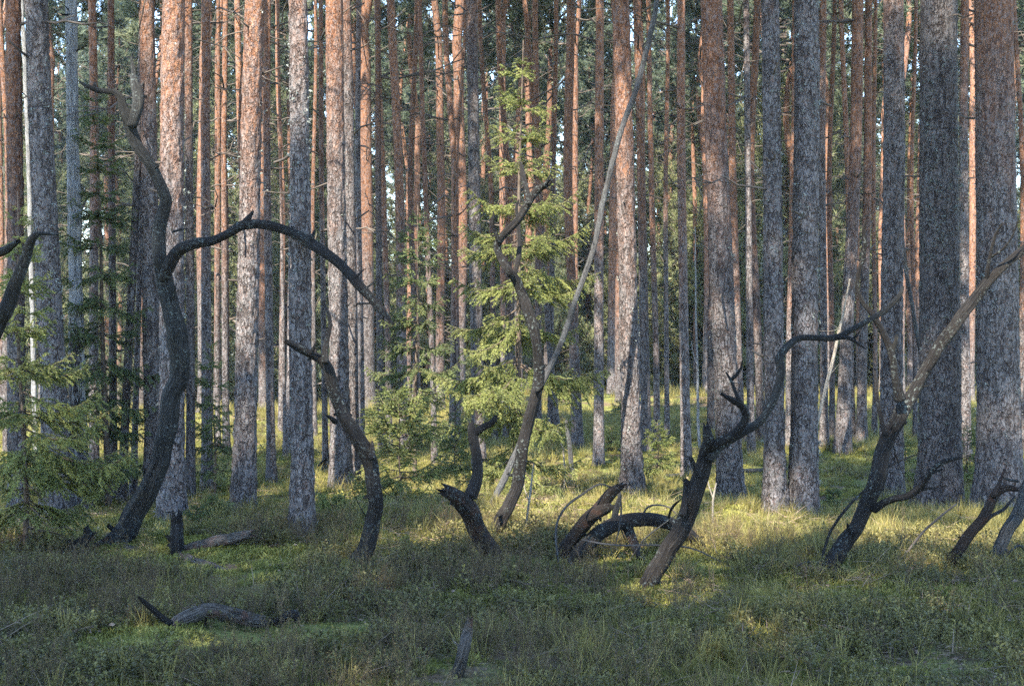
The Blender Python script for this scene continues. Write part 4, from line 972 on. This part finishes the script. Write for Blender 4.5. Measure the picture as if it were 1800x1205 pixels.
def scatter(name, label, protos, mats, pts, scl, seed, tilt=.18):
    rng = np.random.default_rng(seed); n = len(pts)
    coll = bpy.data.collections.new(name + '_plants')
    for i, S in enumerate(protos):
        o = S.build(f'{name}_plant_{i:02d}', mats, smooth=False); COL.objects.unlink(o); coll.objects.link(o)
    Z = ground_h(pts[:, 0], pts[:, 1]) - G00
    me = bpy.data.meshes.new(name); me.vertices.add(n); me.vertices.foreach_set('co', np.column_stack([pts, Z]).astype(np.float32).ravel())
    rot = np.stack([rng.normal(size=n) * tilt, rng.normal(size=n) * tilt, rng.uniform(0, 6.28, n)], -1)
    for an, ty, arr, f in (('rot', 'FLOAT_VECTOR', rot, 'vector'), ('scl', 'FLOAT', scl, 'value'), ('idx', 'INT', rng.integers(0, len(protos), n), 'value')):
        a = me.attributes.new(an, ty, 'POINT'); a.data.foreach_set(f, np.asarray(arr, np.int32 if ty == 'INT' else np.float32).ravel())
    ob = bpy.data.objects.new(name, me); COL.objects.link(ob); ob['kind'] = 'stuff'; ob['label'] = label
    for m in mats: me.materials.append(m)
    nt = bpy.data.node_groups.new(name + '_scatter', 'GeometryNodeTree')
    nt.interface.new_socket('Geometry', in_out='INPUT', socket_type='NodeSocketGeometry'); nt.interface.new_socket('Geometry', in_out='OUTPUT', socket_type='NodeSocketGeometry')
    gi = nt.nodes.new('NodeGroupInput'); go = nt.nodes.new('NodeGroupOutput'); iop = nt.nodes.new('GeometryNodeInstanceOnPoints')
    ci = nt.nodes.new('GeometryNodeCollectionInfo'); ci.inputs['Collection'].default_value = coll; ci.inputs['Separate Children'].default_value = True; ci.inputs['Reset Children'].default_value = True
    iop.inputs['Pick Instance'].default_value = True
    def na(nm, ty):
        x = nt.nodes.new('GeometryNodeInputNamedAttribute'); x.data_type = ty; x.inputs['Name'].default_value = nm; return [s for s in x.outputs if s.enabled and s.name == 'Attribute'][0]
    L = nt.links.new
    L(gi.outputs[0], iop.inputs['Points']); L(ci.outputs[0], iop.inputs['Instance']); L(na('idx', 'INT'), iop.inputs['Instance Index'])
    e2r = nt.nodes.new('FunctionNodeEulerToRotation'); L(na('rot', 'FLOAT_VECTOR'), e2r.inputs[0]); L(e2r.outputs[0], iop.inputs['Rotation']); L(na('scl', 'FLOAT'), iop.inputs['Scale'])
    L(iop.outputs[0], go.inputs[0])
    md = ob.modifiers.new('scatter', 'NODES'); md.node_group = nt
    return ob

def gxy(px, d): return ((px - 900) / F_PX * d, d)
BARE = [(gxy(285, DF - .5), gxy(525, DF - .4), .48), (gxy(300, D1 - .15), gxy(450, ground_at(390, 1020) - .2), .30), (gxy(300, D1 - 1.45), gxy(440, D1 - 1.45), .5), (gxy(120, D1 - .9), gxy(160, D1 - .9), .3), (gxy(808, DS - .3), gxy(812, DS), .22), (gxy(860, D3 - .35), gxy(890, D3 - .1), .25),
        (gxy(1000, D5 - .3), gxy(1250, D6 - .3), .25), (gxy(1130, D7 - .3), gxy(1145, D7), .2), (gxy(1465, D8 - .3), gxy(1480, D8), .2), (gxy(205, D1 - .3), gxy(215, D1), .2), (gxy(628, D2 - .3), gxy(632, D2), .2)]
def field(n, y0, y1, seed, f=None, pw=1.0):
    rng = np.random.default_rng(seed); out = []
    while len(out) < n:
        m = n * 3; y = np.sqrt(rng.uniform(y0 ** 2, y1 ** 2, m)) if pw == 1 else y0 + (y1 - y0) * rng.uniform(0, 1, m) ** pw
        x = rng.uniform(-1, 1, m) * (.385 * y + .7)
        k = np.ones(m) if f is None else f(x, y); ok = rng.uniform(0, 1, m) < k
        out += list(np.stack([x[ok], y[ok]], -1))
    P = np.array(out[:n])
    if seed in (8, 9): return P
    keep = np.ones(len(P), bool)
    for a, b, r in BARE:        # thin the plants where wood lies on the ground
        a, b = np.array(a), np.array(b); v = b - a; t = np.clip(((P - a) @ v) / (v @ v), 0, 1); keep &= np.linalg.norm(P - a - t[:, None] * v, axis=1) > r
    return P[keep]
def patch(x, y, sc, s): return vnoise(np.stack([x * sc, y * sc, np.zeros_like(x)], -1), s)
def left_w(x, y): return np.clip(.55 - x / y * 1.9, .12, 1)

f_h = lambda x, y: np.clip(.5 + .8 * patch(x, y, 1.1, 61), .06, 1) * left_w(x, y)
f_b = lambda x, y: np.clip(.42 + .8 * patch(x, y, 1.0, 62), .06, 1)
f_g = lambda x, y: np.clip(.45 + .9 * patch(x, y, 1.2, 63), .06, 1) * np.clip(.75 + x / y * 1.1, .3, 1)
f_m = lambda x, y: np.clip(.55 + 1.0 * patch(x, y, .9, 64), .08, 1)
R_ = np.random.default_rng(5)
P = np.vstack([field(2000, 5.2, 11.6, 1, f_h), field(450, 11.6, 30, 2, lambda x, y: f_h(x, y) * .8)])
scatter('heather', 'wiry dark heather covering the foreground', [heather_proto(400 + i, 8 + i % 3, [.22, .28, .34, .25, .30][i]) for i in range(5)], [M_HEATH, M_HSTEM], P, R_.uniform(.45, 1.0, len(P)), 11)
P = np.vstack([field(3400, 5.2, 12, 3, f_b), field(2600, 12, 32, 4, f_b)])
scatter('bilberry', 'low bilberry leaves between the heather', [bilberry_proto(420 + i, 5 + i % 3, .15) for i in range(5)], [M_BILB, M_HSTEM], P, R_.uniform(.5, 1.1, len(P)) * np.where(P[:, 1] > 12, .75, 1), 12)
P = np.vstack([field(3300, 5.2, 13.5, 5, f_g), field(6500, 13, 30, 6, f_g), field(4000, 29, 50, 7)])
scatter('grass', 'thin grass tufts on the forest floor', [grass_proto(440 + i, 14 + 3 * i, .17 + .015 * i) for i in range(5)], [M_GRASS], P, np.where(P[:, 1] > 29, 1.7, 1) * R_.uniform(.5, 1.15, len(P)), 13)
P = np.vstack([field(9500, 5.2, 13.5, 8, f_m), field(14000, 12.5, 34, 9, f_m)] + [np.array([[x_ + math.cos(a_) * q_, y_ + math.sin(a_) * q_] for a_, q_ in zip(R_.uniform(0, 6.28, 26), R_.uniform(.12, .5, 26))]) for x_, y_ in BASES])
P2 = np.vstack([field(1300, 10.8, 14, 25, f_g), field(6500, 13, 34, 26, f_g)])
scatter('sunlit_grass', 'grass of the clearing, sunlight put into its pale yellow green', [grass_proto(450 + i, 16, .15 + .02 * i, .0042) for i in range(3)], [M_GRASS_SUN], P2, R_.uniform(.6, 1.2, len(P2)), 17)
scatter('moss', 'yellow green moss cushions on the forest floor', [moss_proto(460 + i) for i in range(4)], [M_MOSS], P, R_.uniform(.6, 1.5, len(P)), 14, .08)
P = np.vstack([field(2600, 5.2, 14, 10), field(1500, 14, 30, 15)])
scatter('litter', 'fallen twigs and dry leaves', [litter_proto(480 + i) for i in range(4)], [M_LITTER], P, R_.uniform(.6, 1.4, len(P)), 15, .1)

# ------------------------------------------------------------------ far-off wood (stuff): young growth and trees, sunlight put into their colour
def young_proto(seed, H=7.0, R=1.5):
    return pine_crown_soup(seed, L=H, rad=R, nb=90, tuftn=13)
rng = np.random.default_rng(99); pts = []
for i in range(640):
    y = 52 + 100 * rng.uniform() ** .9; x = rng.uniform(-.42, .42) * y; pts.append((x, y))
pts = np.array(pts)
scatter('distant_wood', 'far-off wood of young trees closing the view between the trunks', [young_proto(500 + i, [7, 10, 14][i], [1.9, 2.2, 2.5][i]) for i in range(3)], [M_FAR_SUN, M_TWIG], pts, rng.uniform(.7, 1.25, len(pts)), 16, .03)

# ------------------------------------------------------------------ thin forest haze: one closed box round the camera and the whole scene
def haze():
    x0, x1, y0, y1, z0, z1 = -460, 460, -62, 645, -40, 32
    V = [(x, y, z) for x in (x0, x1) for y in (y0, y1) for z in (z0, z1)]
    F = [(0, 1, 3, 2), (4, 6, 7, 5), (0, 4, 5, 1), (2, 3, 7, 6), (0, 2, 6, 4), (1, 5, 7, 3)]
    m, nt, out = new_mat('haze'); v = nt.nodes.new('ShaderNodeVolumePrincipled')
    v.inputs['Color'].default_value = (.80, .88, .97, 1); v.inputs['Density'].default_value = .0003; v.inputs['Anisotropy'].default_value = .15
    nt.links.new(v.outputs[0], out.inputs['Volume'])
    o = mk('haze', V, np.array(F), m, smooth=False); o['kind'] = 'stuff'; o['label'] = 'thin bluish air between the far trunks'
haze()
